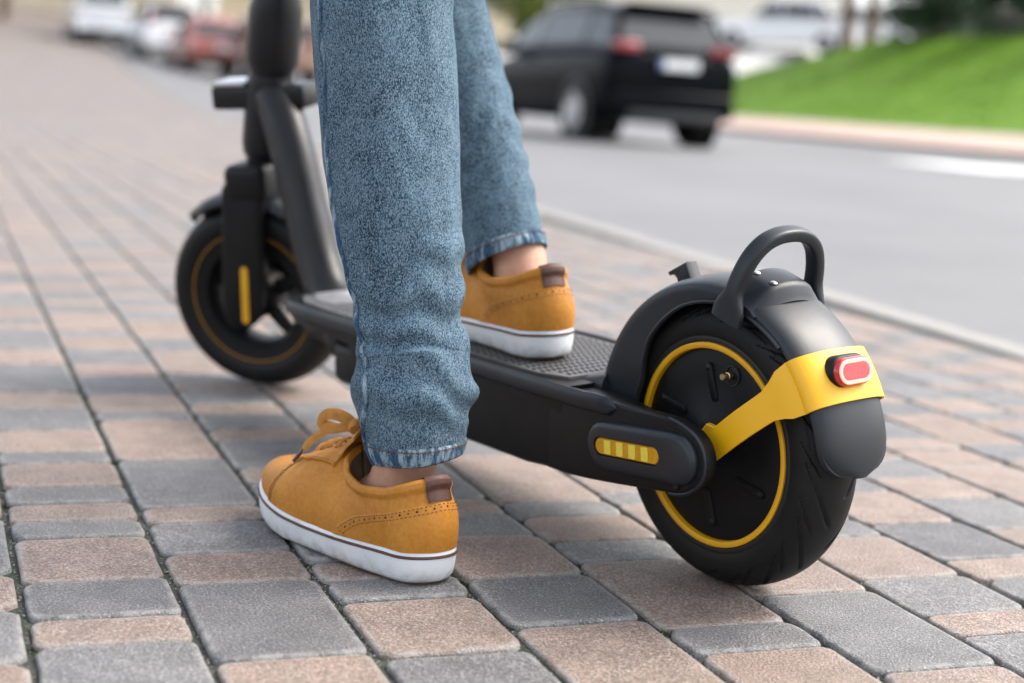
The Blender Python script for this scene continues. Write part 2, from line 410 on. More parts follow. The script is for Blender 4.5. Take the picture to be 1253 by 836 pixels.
for k in range(-75, 30):
    c0 = .194+PW*k
    if k in known: start, col, js = known[k]
    else: start, col, js = 1.0+rp.uniform(-.1, .1), rp.choice('tg'), []
    seq = [start]+js; cl = col; items = []
    for a, b in zip(seq[:-1], seq[1:]): items.append((a, b, cl)); cl = 't' if cl == 'g' else 'g'
    r = seq[-1]
    while r < 19:
        L = rp.choice([.058, .058, .09, .09, .12, .12, .18]); items.append((r, r+L, cl)); r += L
        cl = ('t' if cl == 'g' else 'g') if rp.random() < .9 else cl
    r = start; cl = 't' if col == 'g' else 'g'
    while r > -1.6:
        L = rp.choice([.09, .12, .18]); items.append((r-L, r, cl)); r -= L; cl = 't' if cl == 'g' else 'g'
    for a, b, cc in items: pav.append((c0, a, b, cc))
def world2d(c, r): p = EX*c+EY*r; return p.x, p.y
def project(x, y, z):
    d = Vector((x, y, z-CAMH)); zz = d.dot(f_)
    if zz < .15: return None
    return 626.5+FPX*d.dot(r2)/zz, 418-FPX*d.dot(u2)/zz, zz
def paver_outline(L, W, seed, n_c=3, n_e=1):
    rr = random.Random(seed); hx, hy = W/2-.0029, L/2-.0013; pts = []
    rad = [min(rr.uniform(.008, .015), hy*.8) for _ in range(4)]
    cor = ((1, 1), (-1, 1), (-1, -1), (1, -1))
    for q, (sx, sy) in enumerate(cor):
        r = rad[q]; a0 = q*math.pi/2
        for i in range(n_c):
            a = a0+i/(n_c-1)*math.pi/2
            pts.append((sx*(hx-r)+r*math.cos(a), sy*(hy-r)+r*math.sin(a)))
        x0, y0 = pts[-1]; nx, ny = cor[(q+1) % 4]; r1 = rad[(q+1) % 4]
        x1, y1 = ((nx*(hx-r1), ny*hy) if q % 2 == 0 else (nx*hx, ny*(hy-r1)))
        for k in range(1, n_e+1):
            t = k/(n_e+1); b_ = rr.uniform(-.0007, .0005)
            x, y = x0+(x1-x0)*t, y0+(y1-y0)*t; pts.append((x+(b_*sx if q % 2 else 0), y+(0 if q % 2 else b_*sy)))
    return pts
def paver_geo(L, W, seed, n_c=3, n_e=1):
    o = paver_outline(L, W, seed, n_c, n_e); hx, hy = W/2, L/2
    def ring(ins, z): return [(x*(1-ins/hx), y*(1-ins/hy), z) for x, y in o]
    rings = [ring(0, -.012), ring(0, -.0026), ring(.0010, -.0008), ring(.0030, 0), ring(.0075, .0001)]
    v, f = loft(rings, False, True); rim = [1, 1, 1, .8, 0]
    col = [rim[i//len(o)] for i in range(len(v))]
    return v, f, col
def set_rim(me, col):
    a = me.attributes.new('rim', 'FLOAT', 'POINT'); a.data.foreach_set('value', col)
cand = []
for c0, a, b, cc in pav:
    x, y = world2d(c0+PW/2, (a+b)/2)
    if side(x, y) > -.05 or (Vector((x, y))-KP).dot(KD) > 12.44: continue
    q = project(x, y, 0)
    if q is None and not (-3.6 < x and -.6 < y < 8.5): continue
    px, py, zz = q or (-9e3, 9e3, 1)
    inside = -60 < px < 1313 and -100 < py < 880
    margin = (-900-500/zz < px < 2150+500/zz and py < 1500) or (-3.6 < x and -.4 < y < 8.5)
    if not margin: continue
    size = (b-a)*PW/zz**3 if inside else 0
    cand.append((size, c0, a, b, cc, x, y))
cand.sort(key=lambda t: -t[0])
pm_cache = {}
rot0 = -TH if False else math.atan2(EX.y, EX.x)
rv = random.Random(5)
for size, c0, a, b, cc, x, y in cand[:300]:
    L = b-a; key = (min([.052, .058, .064, .084, .09, .097, .104, .118, .122, .128, .177, .182, .191, .195, .208], key=lambda q: abs(q-L)), cc, rv.randrange(3))
    if key not in pm_cache:
        v, f, col = paver_geo(key[0], PW, hash((key[0], key[2])) & 1023, 4, 3)
        o = mk('paver', v, f, 'pav_tan' if cc == 't' else 'pav_grey', pavement, True, R(50)); set_rim(o.data, col); pm_cache[key] = o.data
    else:
        o = bpy.data.objects.new('paver', pm_cache[key]); COL.objects.link(o); o.parent = pavement
    o.location = (x, y, rv.uniform(-.0012, .0006)); o.rotation_euler = (rv.gauss(0, .004), rv.gauss(0, .004), rot0+rv.gauss(0, .006))
V = []; F_ = []; C_ = []; MI = []
for size, c0, a, b, cc, x, y in cand[300:]:
    v, f, col = paver_geo(b-a, PW, rv.randrange(999), 3 if size > 0 and y < 4 else 2, 1 if y < 5 else 0)
    m = Matrix.Translation((x, y, rv.uniform(-.0012, .0006))) @ Matrix.Rotation(rot0, 4, 'Z')
    k = len(V); V += [m @ Vector(p) for p in v]; F_ += [tuple(i+k for i in q) for q in f]; C_ += col; MI += [0 if cc == 't' else 1]*len(f)
o = mk('pavers', V, F_, ['pav_tan', 'pav_grey'], pavement, True); set_rim(o.data, C_); o.data.polygons.foreach_set('material_index', MI); tag(o, kind='stuff')

MAT['grit'] = M('grit', (.10, .095, .085), (.34, .32, .29), 300, .9)
MAT['moss'] = grass_mat('moss', (.010, .030, .010), (.045, .085, .022))
rg_ = random.Random(21); GV = []; GF = []; MV = []; MF = []
near = [c for c in cand if c[0] > 0][:330]
for size, c0, a, b, cc, x, y in near:
    for _ in range(int(26 if y < 1.9 else 8)):
        if rg_.random() < .6: lc, lr = c0+rg_.gauss(0, .0016), rg_.uniform(a, b)
        else: lc, lr = c0+rg_.uniform(0, PW), a+rg_.gauss(0, .0010)
        on_top = rg_.random() < .05
        if on_top: lc, lr = c0+rg_.uniform(.01, PW-.01), rg_.uniform(a, b)
        gx, gy = world2d(lc, lr); r = rg_.uniform(.0006, .0017); z = -.0052 if not on_top else .0004
        if on_top: r *= .6
        k = len(GV); GV += [(gx+r*rg_.uniform(.6, 1.2)*dx, gy+r*rg_.uniform(.6, 1.2)*dy, z+r*dz) for dx, dy, dz in ((1, 0, .3), (-.5, .87, .3), (-.5, -.87, .3), (.1, .1, 1.1))]; GF += [(k, k+1, k+3), (k+1, k+2, k+3), (k+2, k, k+3)]
    # moss tufts gather at the corners
    if rg_.random() < .5:
        gx, gy = world2d(c0+rg_.gauss(0, .002), a+rg_.gauss(0, .003))
        for _ in range(rg_.randrange(25, 80)):
            px_, py_ = gx+rg_.gauss(0, .0045)*1.0, gy+rg_.gauss(0, .0045); h = rg_.uniform(.0015, .0050); an = rg_.uniform(0, 6.28); w2 = rg_.uniform(.0004, .0009); k = len(MV)
            MV += [(px_-w2*math.cos(an), py_-w2*math.sin(an), -.0062), (px_+w2*math.cos(an), py_+w2*math.sin(an), -.0062), (px_+rg_.gauss(0, .0012), py_+rg_.gauss(0, .0012), -.0062+h)]; MF.append((k, k+1, k+2))
tag(mk('joint_grit', GV, GF, 'grit', pavement, False), kind='stuff'); tag(mk('joint_moss', MV, MF, 'moss', pavement, False), kind='stuff')

# ------------------------------------------------------------------ scooter (x forward, y left, z up, origin under the rear wheel)
HEAD, LEAN, WB, WR, STEER = 2.20718, .0723, .9145, .127, .60
scooter = empty('electric_scooter', (.20696, 1.32882, 0), (-LEAN, 0, HEAD))
tag(scooter, 'black electric kick scooter with yellow rear bracket under the foot of the person in jeans', 'scooter')

def tyre(name, parent, c, nth, nw, grooves):
    n = 15; rings = []
    for i in range(nth+1):
        th = 2*math.pi*i/nth; ring = []
        for j in range(nw+1):
            s = -1+2*j/nw                              # across the section
            ph = s*math.pi*.70
            y = .0308*math.sin(ph) if abs(ph) < math.pi/2 else math.copysign(.0308-.022*(abs(ph)-math.pi/2)**1.6*.6, ph)
            r = .1035+.0235*(math.copysign(abs(math.cos(ph))**.82, math.cos(ph)))
            if grooves and abs(ph) < 1.45:
                q = abs(ph)/1.45; d = 0
                for off, lo, hi, wd, sl in ((0, .06, .92, .022, .62), (.5, .42, .98, .018, .50)):
                    u = (th*n/(2*math.pi)+off+(sl*n/6.283)*q**1.25+(.5 if s > 0 else 0)) % 1
                    u = min(u, 1-u)*6.283/n*.127
                    e = smooth(lo, lo+.12, q)*(1-smooth(hi-.12, hi, q))
                    d = max(d, e*(1-smooth(.0014*e+.0002, .0034*wd/.022*e+.0004, u)))
                d = max(d, (1-smooth(.0004, .0010, abs(abs(y)-.0268)))*.25)
                r -= .0026*d
            ring.append((c[0]+r*math.cos(th), c[1]+y, c[2]+r*math.sin(th)))
        rings.append(ring)
    v, f = loft(rings, False, False, False)
    o = mk(name, v, f, 'tyre', parent); weld(o); return o
def tyre_mat():
    m, n, b = newmat('tyre_rubber'); co = coords(n)
    c = ramp(n, noise_t(n, co, 60, 5), [(.3, (.0065, .0062, .0065)), (.7, (.0105, .010, .010))])
    n.links.new(c, b.inputs['Base Color']); b.inputs['Roughness'].default_value = .55; b.inputs['Specular IOR Level'].default_value = .25
    bump(n, b, noise_t(n, co, 900, 2), .3, .0005); return m
MAT['tyre'] = tyre_mat()

def polar(a, r, y): return (r*math.cos(a), y, WR+r*math.sin(a))
# rear wheel
rw = empty('rear_wheel', (0, 0, WR)); rw.parent = scooter
tyre('tyre', rw, (0, 0, 0), 1080, 90, True)
o = MB().add(lathe([(0, .0300), (.022, .0300), (.024, .0285), (.060, .0278), (.079, .0262), (.0835, .0252), (.0838, -.0252), (.079, -.0262), (.060, -.0278), (.024, -.0285), (.022, -.030), (0, -.030)], 96)).build('hub_motor', 'disc', rw); weld(o)
for s in (1, -1):
    o = MB().add(lathe([(.0838, .0215*s), (.0842, .0292*s), (.0850, .0300*s), (.0878, .0304*s), (.0893, .0298*s), (.0897, .0250*s)], 128)).build('rim_ring', 'ring', rw); weld(o)
    o = MB().add(lathe([(.0894, .0250*s), (.0902, .0288*s), (.0925, .0296*s), (.0950, .0288*s), (.098, .0250*s)], 128)).build('tyre_bead', 'tyre_wall', rw); weld(o)
for k in range(6):
    a = R(28+60*k)
    p0, p1 = Vector((.043*math.cos(a+.10), .043*math.sin(a+.10))), Vector((.068*math.cos(a-.04), .068*math.sin(a-.04)))
    o = MB().add(prism(capsule2d(p0, p1, .0042), .0255, .0296, .0012, 2)).build('rib', 'disc', rw); fixn(o)
    c = Vector((.0675*math.cos(a-.04), .0675*math.sin(a-.04)))
    MB().add(lathe([(0, .0302), (.0018, .0302), (.0024, .0298), (.0026, .029)], 14, (c.x, 0, c.y))).build('bolt', 'metal_black', rw)
va = math.atan2(.192-WR, -.023); vr = .069
o = MB().add(lathe([(.0085, .0262), (.0088, .0284), (.0078, .0284), (.0072, .0268), (0, .0266)], 24, (vr*math.cos(va), 0, vr*math.sin(va)))).build('valve_recess', 'stud', rw)
vc = (vr*math.cos(va)+.0015, 0, vr*math.sin(va))
o = MB().add(lathe([(0, .0385), (.0026, .0385), (.0030, .0375), (.0030, .034), (.0024, .0338), (.0024, .0325), (.0033, .032), (.0033, .029), (.0022, .0285), (.0022, .025)], 18, vc)).build('valve', 'brass', rw)
o = MB().add(tube([(0, -.078, 0), (0, .078, 0)], .006, 16)).build('axle', 'metal_black', rw)

# rear fender
def r_in(a):   # lower edge of the side wall, by angle
    return interp(math.degrees(a), [5, 28, 49, 76, 100, 127, 154, 170, 180], [.088, .090, .108, .121, .129, .132, .135, .138, .142])
FO = .1465
def fender_section(a, off=0, n=28):
    pts = []; ri = r_in(a); d = math.degrees(a)
    wdt = .0395*(1 if d < 159.5 else max(0, 1-(max(0, d-159.5)/20.4)**4.5)**.5)
    wdt = max(wdt, .004)
    for i in range(n+1):
        s = -1+2*i/n; q = abs(s)
        if q > .62:                                  # side wall
            t = (q-.62)/.38; y = wdt*(1-.02*t); r = (FO-.0125)*(1-t)+ri*t
        else:                                        # crown
            t = q/.62*math.pi/2; y = wdt*math.sin(t)**.9; r = FO-.0125+.0125*math.cos(t)**.75
        pts.append((math.copysign(y+off, s) if q > 1e-6 else 0, r+off*math.cos(min(q/.62, 1)*math.pi/2)))
    return pts
def fender_shell(a0, a1, n, off, th):
    outer = []; inner = []
    for i in range(n+1):
        a = a0+(a1-a0)*i/n
        outer.append([polar(a, r, y) for y, r in fender_section(a, off)]); inner.append([polar(a, r, y) for y, r in fender_section(a, off-th)])
    m = len(outer[0]); rings = [o_+i_[::-1] for o_, i_ in zip(outer, inner)]
    return loft(rings, True, True, True)
o = MB().add(fender_shell(R(9), R(179.5), 110, 0, .0028)).build('rear_fender', 'fender', scooter, True, R(35)); fixn(o); fen = o
# raised lip of the fender's edge
for s in (1, -1):
    path = [polar(R(d), r_in(R(d))+.001, s*.0398) for d in range(14, 134, 3)]
    MB().add(tube(path, .0019, 8)).build('fender_lip', 'fender', fen)
# fender foot on the deck
o = MB().add(loft([[( .170+.012*k, y, .158+.004*0) for y in (0,)] for k in range(2)], False, False)) if False else None
rings = []
for t in np.linspace(0, 1, 10):
    x = .128+.05*t; hh = .176-.017*t**.6; hw = .046+.012*t
    rings.append([(x, hw*math.cos(u), .150+(hh-.150)*abs(math.sin(u))**.6) for u in np.linspace(0, math.pi, 21)])
o = MB().add(loft(rings, True, True, False)).build('fender_foot', 'fender', scooter); fixn(o)

# carrying loop on the fender
AH = R(106)
def hp(y, r, da=0): return Vector(polar(AH+da, r, y))
rad_v = Vector((math.cos(AH), 0, math.sin(AH))); tan_v = Vector((-math.sin(AH), 0, math.cos(AH)))
arch = [(.0472, .121), (.0472, .135), (.0455, .150), (.0415, .166), (.0350, .179), (.025, .1885), (.013, .1932), (0, .1945)]
arch = [(y, r) for y, r in arch]+[(-y, r) for y, r in arch[::-1][1:]]
path = catmull([(y, r, 0) for y, r in arch], 60); rings = []
for i, p in enumerate(path):
    t = (path[min(i+1, 59)]-path[max(i-1, 0)]).normalized(); nv = Vector((t.y, -t.x, 0))
    q = abs(p.x)/.047; flare = smooth(.150, .128, p.y)
    wt = .0078+.009*flare; tk = .0058-.0018*flare
    ring = []
    for j in range(20):
        a = 2*math.pi*j/20; ca, sa = math.cos(a), math.sin(a)
        ex = math.copysign(abs(ca)**.55, ca)*tk; ey = math.copysign(abs(sa)**.55, sa)*wt
        c = p+nv*ex; ring.append(polar_c := (hp(c.x, c.y)+tan_v*ey))
    rings.append(ring)
loop = MB().add(loft(rings)).build('carry_handle', 'fender', scooter); fixn(loop)
# saddle block between the loop's feet with two screws
rings = []
for d in np.linspace(-8.5, 10, 14):
    e = 1-smooth(.55, 1, abs((d-.75)/9.25))
    ring = []
    for y in np.linspace(-.041, .041, 25):
        cr_ = FO-.0125+.0125*math.cos(min(abs(y)/.0395, 1)*math.pi/2)**.75
        ring.append(polar(AH+R(d), cr_+.0015+.0085*e*(1-smooth(.020, .041, abs(y)))+.0025*e, y))
    low = [polar(AH+R(d), FO-.016, y) for y in (.041, -.041)]
    rings.append(ring+low)
o = MB().add(loft(rings)).build('handle_saddle', 'fender', loop); fixn(o)
for da_ in (-3.2, 4.2):
    dy = .0150; c = Vector(polar(AH+R(da_), FO+.0105, dy)); tmp = MB()
    tmp.add(tube([c-rad_v*.003, c+rad_v*.0006, c+rad_v*.0012], [.0030, .0030, .0022], 14)); tmp.build('screw', 'steel', loop)
    MB().add(tube([c-rad_v*.003, c+rad_v*.0002], [.0044, .0044], 16)).build('screw_recess', 'stud', loop)
# hook at the front of the fender
HA = R(64); c = Vector(polar(HA, FO-.004, 0)); rv_ = Vector((math.cos(HA), 0, math.sin(HA))); tv_ = Vector((math.sin(HA), 0, -math.cos(HA)))
poly = [(-.010, 0), (.008, 0), (.008, .010), (.0105, .0145), (.0165, .0155), (.017, .019), (-.009, .0195)]
v, f = prism(poly, -.007, .007, .0015, 2)
v = [c+tv_*p.x+rv_*p.z+Vector((0, p.y, 0)) for p in [Vector(q) for q in v]]
o = MB().add((v, f)).build('latch_hook', 'fender', scooter); fixn(o)

# yellow bracket: strap over the fender and two arms to the axle
AS = R(146.5); HWS = .0225
def strap_station(a_mid, half, sec, off):
    return sec
def bracket():
    st = []      # (point, width vector half) along the strap, left arm first
    sec = fender_section(AS, .0022, 28)
    L = [(y, r) for y, r in sec if y >= 0][::-1]      # left bottom edge -> crown
    L = sorted([(y, r) for y, r in sec if y >= -1e-9], key=lambda t: (t[1], -t[0]))
    tanv = Vector((-math.sin(AS), 0, math.cos(AS)))
    axle = Vector((-.024, .0545, WR+.004)); p_edge = Vector(polar(AS, L[0][1], .0455))
    dirv = (p_edge-axle).normalized(); nw = Vector((0, 1, 0)).cross(dirv).normalized()   # in-plane width
    if nw.dot(tanv) < 0: nw = -nw
    for i in range(11):
        t = i/11; c = axle.lerp(p_edge, t); c.y = .0545+(.0452-.0545)*smooth(.35, 1, t)
        wv = nw.lerp(tanv, smooth(.6, 1.0, t)).normalized(); h = .0118+.0012*t+(HWS-.0125)*smooth(.70, 1.0, t)
        c = c+tanv*0
        st.append((c, wv*h, Vector((0, 1, 0))))
    for k, (y, r) in enumerate(L):
        c = Vector(polar(AS, r, y)); q = math.atan2(y, max(1e-4, r-(FO-.0125))*3.4)
        nrm = Vector((math.cos(AS)*math.cos(q), math.sin(q), math.sin(AS)*math.cos(q)))
        st.append((c, tanv*HWS, nrm))
    right = [(Vector((c.x, -c.y, c.z)), wv, Vector((n.x, -n.y, n.z))) for c, wv, n in st[::-1][1:]]
    st = [(c, Vector((wv.x, 0, wv.z)), n) for c, wv, n in st]+[(c, Vector((wv.x, 0, wv.z)), n) for c, wv, n in right]
    rings = []
    for c, wv, n in st:
        t = .0022; b = wv.normalized()*.0009
        bend = []
        for sgn, nn in ((1, 0), (1, 1), (.5, 1), (0, 1), (-.5, 1), (-1, 1), (-1, 0), (-.5, 0), (0, 0), (.5, 0)):
            p = c+wv*sgn
            # follow the fender's curve along its length
            if abs(c.y) < .0462 and nn is not None:
                d = Vector((p.x, 0, p.z-WR)); r0 = Vector((c.x, 0, c.z-WR)).length
                w_ = smooth(.085, .12, r0); d2 = d.normalized()*r0; d = d.lerp(d2, w_); p = Vector((d.x, p.y, d.z+WR))
            bend.append(p+n*t*nn)
        rings.append(bend)
    return loft(rings)
br = MB().add(bracket()).build('fender_bracket', 'yellow', scooter, True, R(45)); fixn(br)
for s in (1, -1):
    MB().add(prism([(-.034, WR+.022), (-.012, WR+.024), (.004, WR+.006), (-.012, WR-.004), (-.030, WR)], s*.040, s*.046, .001, 1)).build('bracket_tab', 'yellow', br)
    MB().add(lathe([(0, s*.063), (.0065, s*.063), (.0078, s*.061), (.0078, s*.048)], 20, (-.018, 0, WR))).build('axle_nut', 'metal_black', scooter)
# tail light
tl = empty('tail_light'); tl.parent = scooter
TA = R(145.5); tr = Vector((math.cos(TA), 0, math.sin(TA))); tt = Vector((-math.sin(TA), 0, math.cos(TA)))
# the light looks backwards: tilt its normal towards the horizontal
tn = (tr*.55+Vector((-.85, 0, .0))).normalized(); ttz = Vector((0, 1, 0)).cross(tn).normalized()
if ttz.z < 0: ttz = -ttz
tc = Vector(polar(TA, FO+.0010, 0))
def oval(hl, hh, d, n=14, dz=0):
    return [tc+tn*d+Vector((0, 1, 0))*x+ttz*(z+dz) for x, z in capsule2d((-(hl-hh), 0), (hl-hh, 0), hh, n)]
o = MB().add(loft([oval(.0228, .0140, -.012), oval(.0228, .0140, .0035), oval(.0218, .0130, .0065), oval(.0208, .0120, .0072)])).build('light_housing', 'plastic', tl, True, R(40)); fixn(o)
o = MB().add(loft([oval(.0204, .0116, .0066), oval(.0204, .0116, .0104), oval(.0192, .0104, .0121), oval(.0182, .0094, .0123)])).build('lens_body', 'ledred', tl, True, R(40)); fixn(o)
def ring_between(a, b, c, d): 
    return loft([a, b, c, d], False, False)
o = MB().add(ring_between(oval(.0188, .0100, .0122), oval(.0184, .0096, .0131), oval(.0158, .0070, .0131), oval(.0154, .0066, .0122))).build('light_ring', 'led', tl); fixn(o)
o = MB().add(loft([oval(.0150, .0062, .0122), oval(.0150, .0062, .0128)])).build('lens', 'ledred', tl, False); fixn(o)

# body of the deck
def deck_ring(x):
    zt = .1585; zb = interp(x, [.13, .16, .2, .50, .515, .527, .66, .735], [.080, .076, .073, .071, .080, .132, .136, .139])
    hw = interp(x, [.13, .62, .66, .70, .735], [.0846, .0846, .081, .066, .046]); hb = hw-.017
    side_ = [(hw, zt-.003), (hw, .150), (hw-.0003, .142), (hw-.0006, .118), (hw-.0010, .092), (hw-.003, zb+.004), (hw-.008, zb)]
    side_ = [(y, max(z, zb+.0003*(6-i))) for i, (y, z) in enumerate(side_)]
    ring = [(x, y, z) for y, z in side_]+[(x, -y, z) for y, z in side_[::-1]]+[(x, -(hw-.004), zt), (x, hw-.004, zt)]
    return ring
xs = [.137, .14, .15, .2, .25, .3, .35, .4, .45, .5, .508, .515, .521, .527, .55, .59, .62, .63, .64, .66, .68, .70, .72, .735]
body = MB().add(loft([deck_ring(x) for x in xs])).build('deck', 'plastic', scooter, True, R(28)); fixn(body)
# deck mat with studs
mat_poly = [(-.072, .19), (-.060, .158), (.060, .158), (.072, .19), (.074, .30), (.074, .60), (.070, .655), (.052, .69), (-.052, .69), (-.070, .655), (-.074, .60), (-.074, .30)]
bm = bmesh.new(); fc = bm.faces.new([bm.verts.new((x, y, .1585)) for y, x in mat_poly]); g = bmesh.ops.extrude_face_region(bm, geom=[fc])
for e in g['geom']:
    if isinstance(e, bmesh.types.BMVert): e.co.z = .1612
bmesh.ops.recalc_face_normals(bm, faces=bm.faces)
bm.verts.index_update()
dm = mk('deck_mat', [v.co.copy() for v in bm.verts], [tuple(v.index for v in q.verts) for q in bm.faces], 'grip', body, False); bm.free(); fixn(dm)
mb = MB()
for i in range(44):
    x = .168+i*.0118
    if x > .600: continue
    if abs(x-.1) < 0: continue
    for j in range(21):
        y = -.066+j*.0066+(i % 2)*.0012
        if i % 2 and j % 1: continue
        if x > .655 and abs(y) > .05: continue
        if x < .19 and abs(y) > .055: continue
        mb.add(loft([[(x+a*.0036*rr_, y+b*.0016*rr_, z) for a, b in ((1, .0), (.6, .9), (-.6, .9), (-1, 0), (-.6, -.9), (.6, -.9))] for z, rr_ in ((.1610, 1), (.1621, .85))], False, True))
o = mb.build('mat_studs', 'stud', dm, True, R(40)); tag(o, kind='stuff')
# side rails
for s in (1, -1):
    rings = []
    for x in np.linspace(.060, .675, 60):
        e = min(1, math.sqrt(max(0, 1-(1-min(1, (x-.060)/.016))**2))+.02); yy = interp(x, [.06, .12, .62, .66, .675], [.0845, .0868, .0868, .084, .080])*s
        zc = .1535+.001*(x < .1); 
        rings.append([(x, yy+s*.0042*math.cos(a)*e, zc+.0085*e*math.copysign(abs(math.sin(a))**.7, math.sin(a))) for a in np.linspace(0, 2*math.pi, 15)[:-1]])
    o = MB().add(loft(rings)).build('side_rail', 'fender', body); fixn(o)
# rear arms that carry the axle
arm = [(.16, .1565), (.10, .1580), (.045, .1585), (0, .1600), (-.022, .1580), (-.040, .1520), (-.050, .1420), (-.0535, .129), (-.0500, .116), (-.040, .1055), (-.026, .0985), (.0, .0940), (.07, .0845), (.12, .0790), (.16, .0775)]
arm = [(p.x, p.y) for p in catmull([(x, z, 0) for x, z in arm], 48)]
for s in (1, -1):
    a_o = MB().add(prism(arm, s*.0690, s*.0842, .004, 3)).build('rear_arm', 'plastic', scooter, True, R(30)); fixn(a_o)
    MB().add(prism([(.165, .1545), (.085, .1545), (.055, .1500), (.045, .130), (.055, .100), (.085, .0875), (.165, .083)], s*.0440, s*.0705, .003, 2)).build('inner_cover', 'plastic', a_o)
    # proud rim round the arm's end
    rim_ = [(x, s*.0838, z) for x, z in arm if x < -.006]
    MB().add(tube(rim_, .0016, 8)).build('arm_rim', 'fender', a_o)
    # signal pod
    pod0, pod1 = Vector((.072, .1195)), Vector((-.024, .1285))
    mb = MB(); rings = []
    for d, rr_ in ((-.002, .0215), (.0035, .0215), (.0065, .0195), (.0078, .0165)):
        rings.append([(x, s*(.0842+d), z) for x, z in capsule2d(pod0, pod1, rr_, 12)])
    # opening for the lens
    lens0, lens1 = Vector((.072, .1185)), Vector((.006, .1255))
    rings.append([(x, s*.0919, z) for x, z in capsule2d(Vector((.0735, .1190)), Vector((.0035, .1258)), .0085, 12)])
    rings.append([(x, s*.0885, z) for x, z in capsule2d(Vector((.0735, .1190)), Vector((.0035, .1258)), .0080, 12)])
    mb.add(loft(rings, False, True)); pod = mb.build('signal_pod', 'fender', a_o, True, R(50)); fixn(pod)
    o = MB().add(prism(capsule2d(Vector((.0735, .1190)), Vector((.0035, .1258)), .0074, 10), s*.0885, s*.0908, .0008, 1)).build('amber_lens', 'amber', pod); fixn(o)
    for k in range(4):
        t = .14+.235*k; c = Vector((.0735, .1190)).lerp(Vector((.0035, .1258)), t)
        o = MB().add(box(.0085, .0010, .0125, (c.x, s*.0911, c.y), .0003, 1, Matrix.Rotation(math.atan2(-.0068, -.07)+math.pi, 3, 'Y'))).build('amber_cell', 'ambercell', pod); fixn(o)
    o = MB().add(lathe([(0, s*.0862), (.003, s*.0862), (.0036, s*.0850), (.0036, s*.083)], 14, (-.020, 0, .1045))).build('arm_screw', 'metal_black', a_o)

# front end: down tube, head, steered fork and wheel
HX, HZ = .925, WR                    # steering axis foot
RAKE = math.atan2(.925-.857, .45-.127)
neck = catmull([(.66, 0, .118), (.705, 0, .142), (.742, 0, .185), (.775, 0, .25), (.806, 0, .318), (.838, 0, .372), (.862, 0, .392)], 40)
o = MB().add(tube(neck, [.036-.008*smooth(.0, .3, i/39) for i in range(40)], 28)).build('down_tube', 'metal_black', scooter); fixn(o)
o = MB().add(box(.075, .075, .040, (.690, 0, .124), .012, 3)).build('neck_base', 'metal_black', scooter)
MB().add(box(.095, .128, .050, (.555, 0, .0985), .012, 3)).build('battery_box', 'plastic', scooter)
for s in (1, -1): MB().add(prism([(.618, .133), (.652, .134), (.640, .110), (.622, .098), (.606, .104)], s*.030, s*.052, .003, 2)).build('neck_bracket', 'metal_black', scooter)
for k in range(7): MB().add(box(.0055, .118-.012*max(0, k-3), .0030, (.612+.0115*k, 0, .1626), .001, 1)).build('deck_rib', 'rib_sheen', scooter)
ax = Vector((-math.sin(RAKE), 0, math.cos(RAKE)))
foot = Vector((HX-.0, 0, HZ))
def axp(z): return foot+ax*((z-HZ)/ax.z)
o = MB().add(tube([axp(.315), axp(.33), axp(.405), axp(.42)], [.028, .031, .031, .028], 28)).build('head_tube', 'metal_black', scooter)
steer = empty('steering_column', tuple(foot)); steer.parent = scooter
steer.rotation_mode = 'QUATERNION'
from mathutils import Quaternion
steer.rotation_quaternion = Quaternion(ax, STEER)
def sp_(z, dx=0, dy=0):          # points of the steered assembly, relative to foot
    p = ax*((z-HZ)/ax.z); return p+Vector((dx, dy, 0))
o = MB().add(tube([sp_(.26), sp_(.32)], .024, 24)).build('fork_crown_tube', 'metal_black', steer)
o = MB().add(tube([sp_(.42), sp_(.435), sp_(.50), sp_(.53)], [.027, .034, .034, .026], 28)).build('folding_joint', 'metal_black', steer)
o = MB().add(tube([sp_(.50), sp_(1.08)], .0235, 24)).build('stem', 'metal_black', steer)
o = MB().add(box(.135, .052, .030, tuple(sp_(.392, .004)), .005, 2)).build('folding_clamp', 'metal_black', steer)
o = MB().add(box(.05, .05, .006, tuple(sp_(.410, .050)), .002, 2)).build('clamp_plate', 'alloy', steer)
o = MB().add(tube([sp_(1.08, 0, -.25), sp_(1.085, 0, 0), sp_(1.08, 0, .25)], .016, 16)).build('handlebar', 'metal_black', steer)
for s in (1, -1): MB().add(tube([sp_(1.08, 0, s*.14), sp_(1.08, 0, s*.26)], .019, 16)).build('grip', 'stud', steer)
MB().add(box(.05, .09, .03, tuple(sp_(1.10)), .01, 2)).build('display', 'plastic', steer)
# fork legs (covers) with reflectors
FH = Vector((WB-HX, 0, 0))         # hub relative to foot
prof = [(-.028, .165), (.026, .160), (.030, .12), (.031, .05), (.030, 0), (.024, -.026), (.005, -.036), (-.016, -.030), (-.027, -.008), (-.029, .05), (-.028, .11)]
for s in (1, -1):
    pts = [(p.x-.02*(p.y/.16)+FH.x, p.y) for p in catmull([(x, z, 0) for x, z in prof], 44, True)]
    fl = MB().add(prism(pts, s*.036, s*.054, .006, 3)).build('fork_leg', 'plastic', steer, True, R(35)); fixn(fl)
    o = MB().add(prism(capsule2d((-.004+FH.x, -.022), (-.010+FH.x, .045), .0052, 8), s*.0535, s*.0558, .0008, 1)).build('reflector', 'ring', fl); fixn(o)
o = MB().add(box(.060, .112, .05, tuple(sp_(.285, 0)), .012, 3)).build('fork_crown', 'plastic', steer)
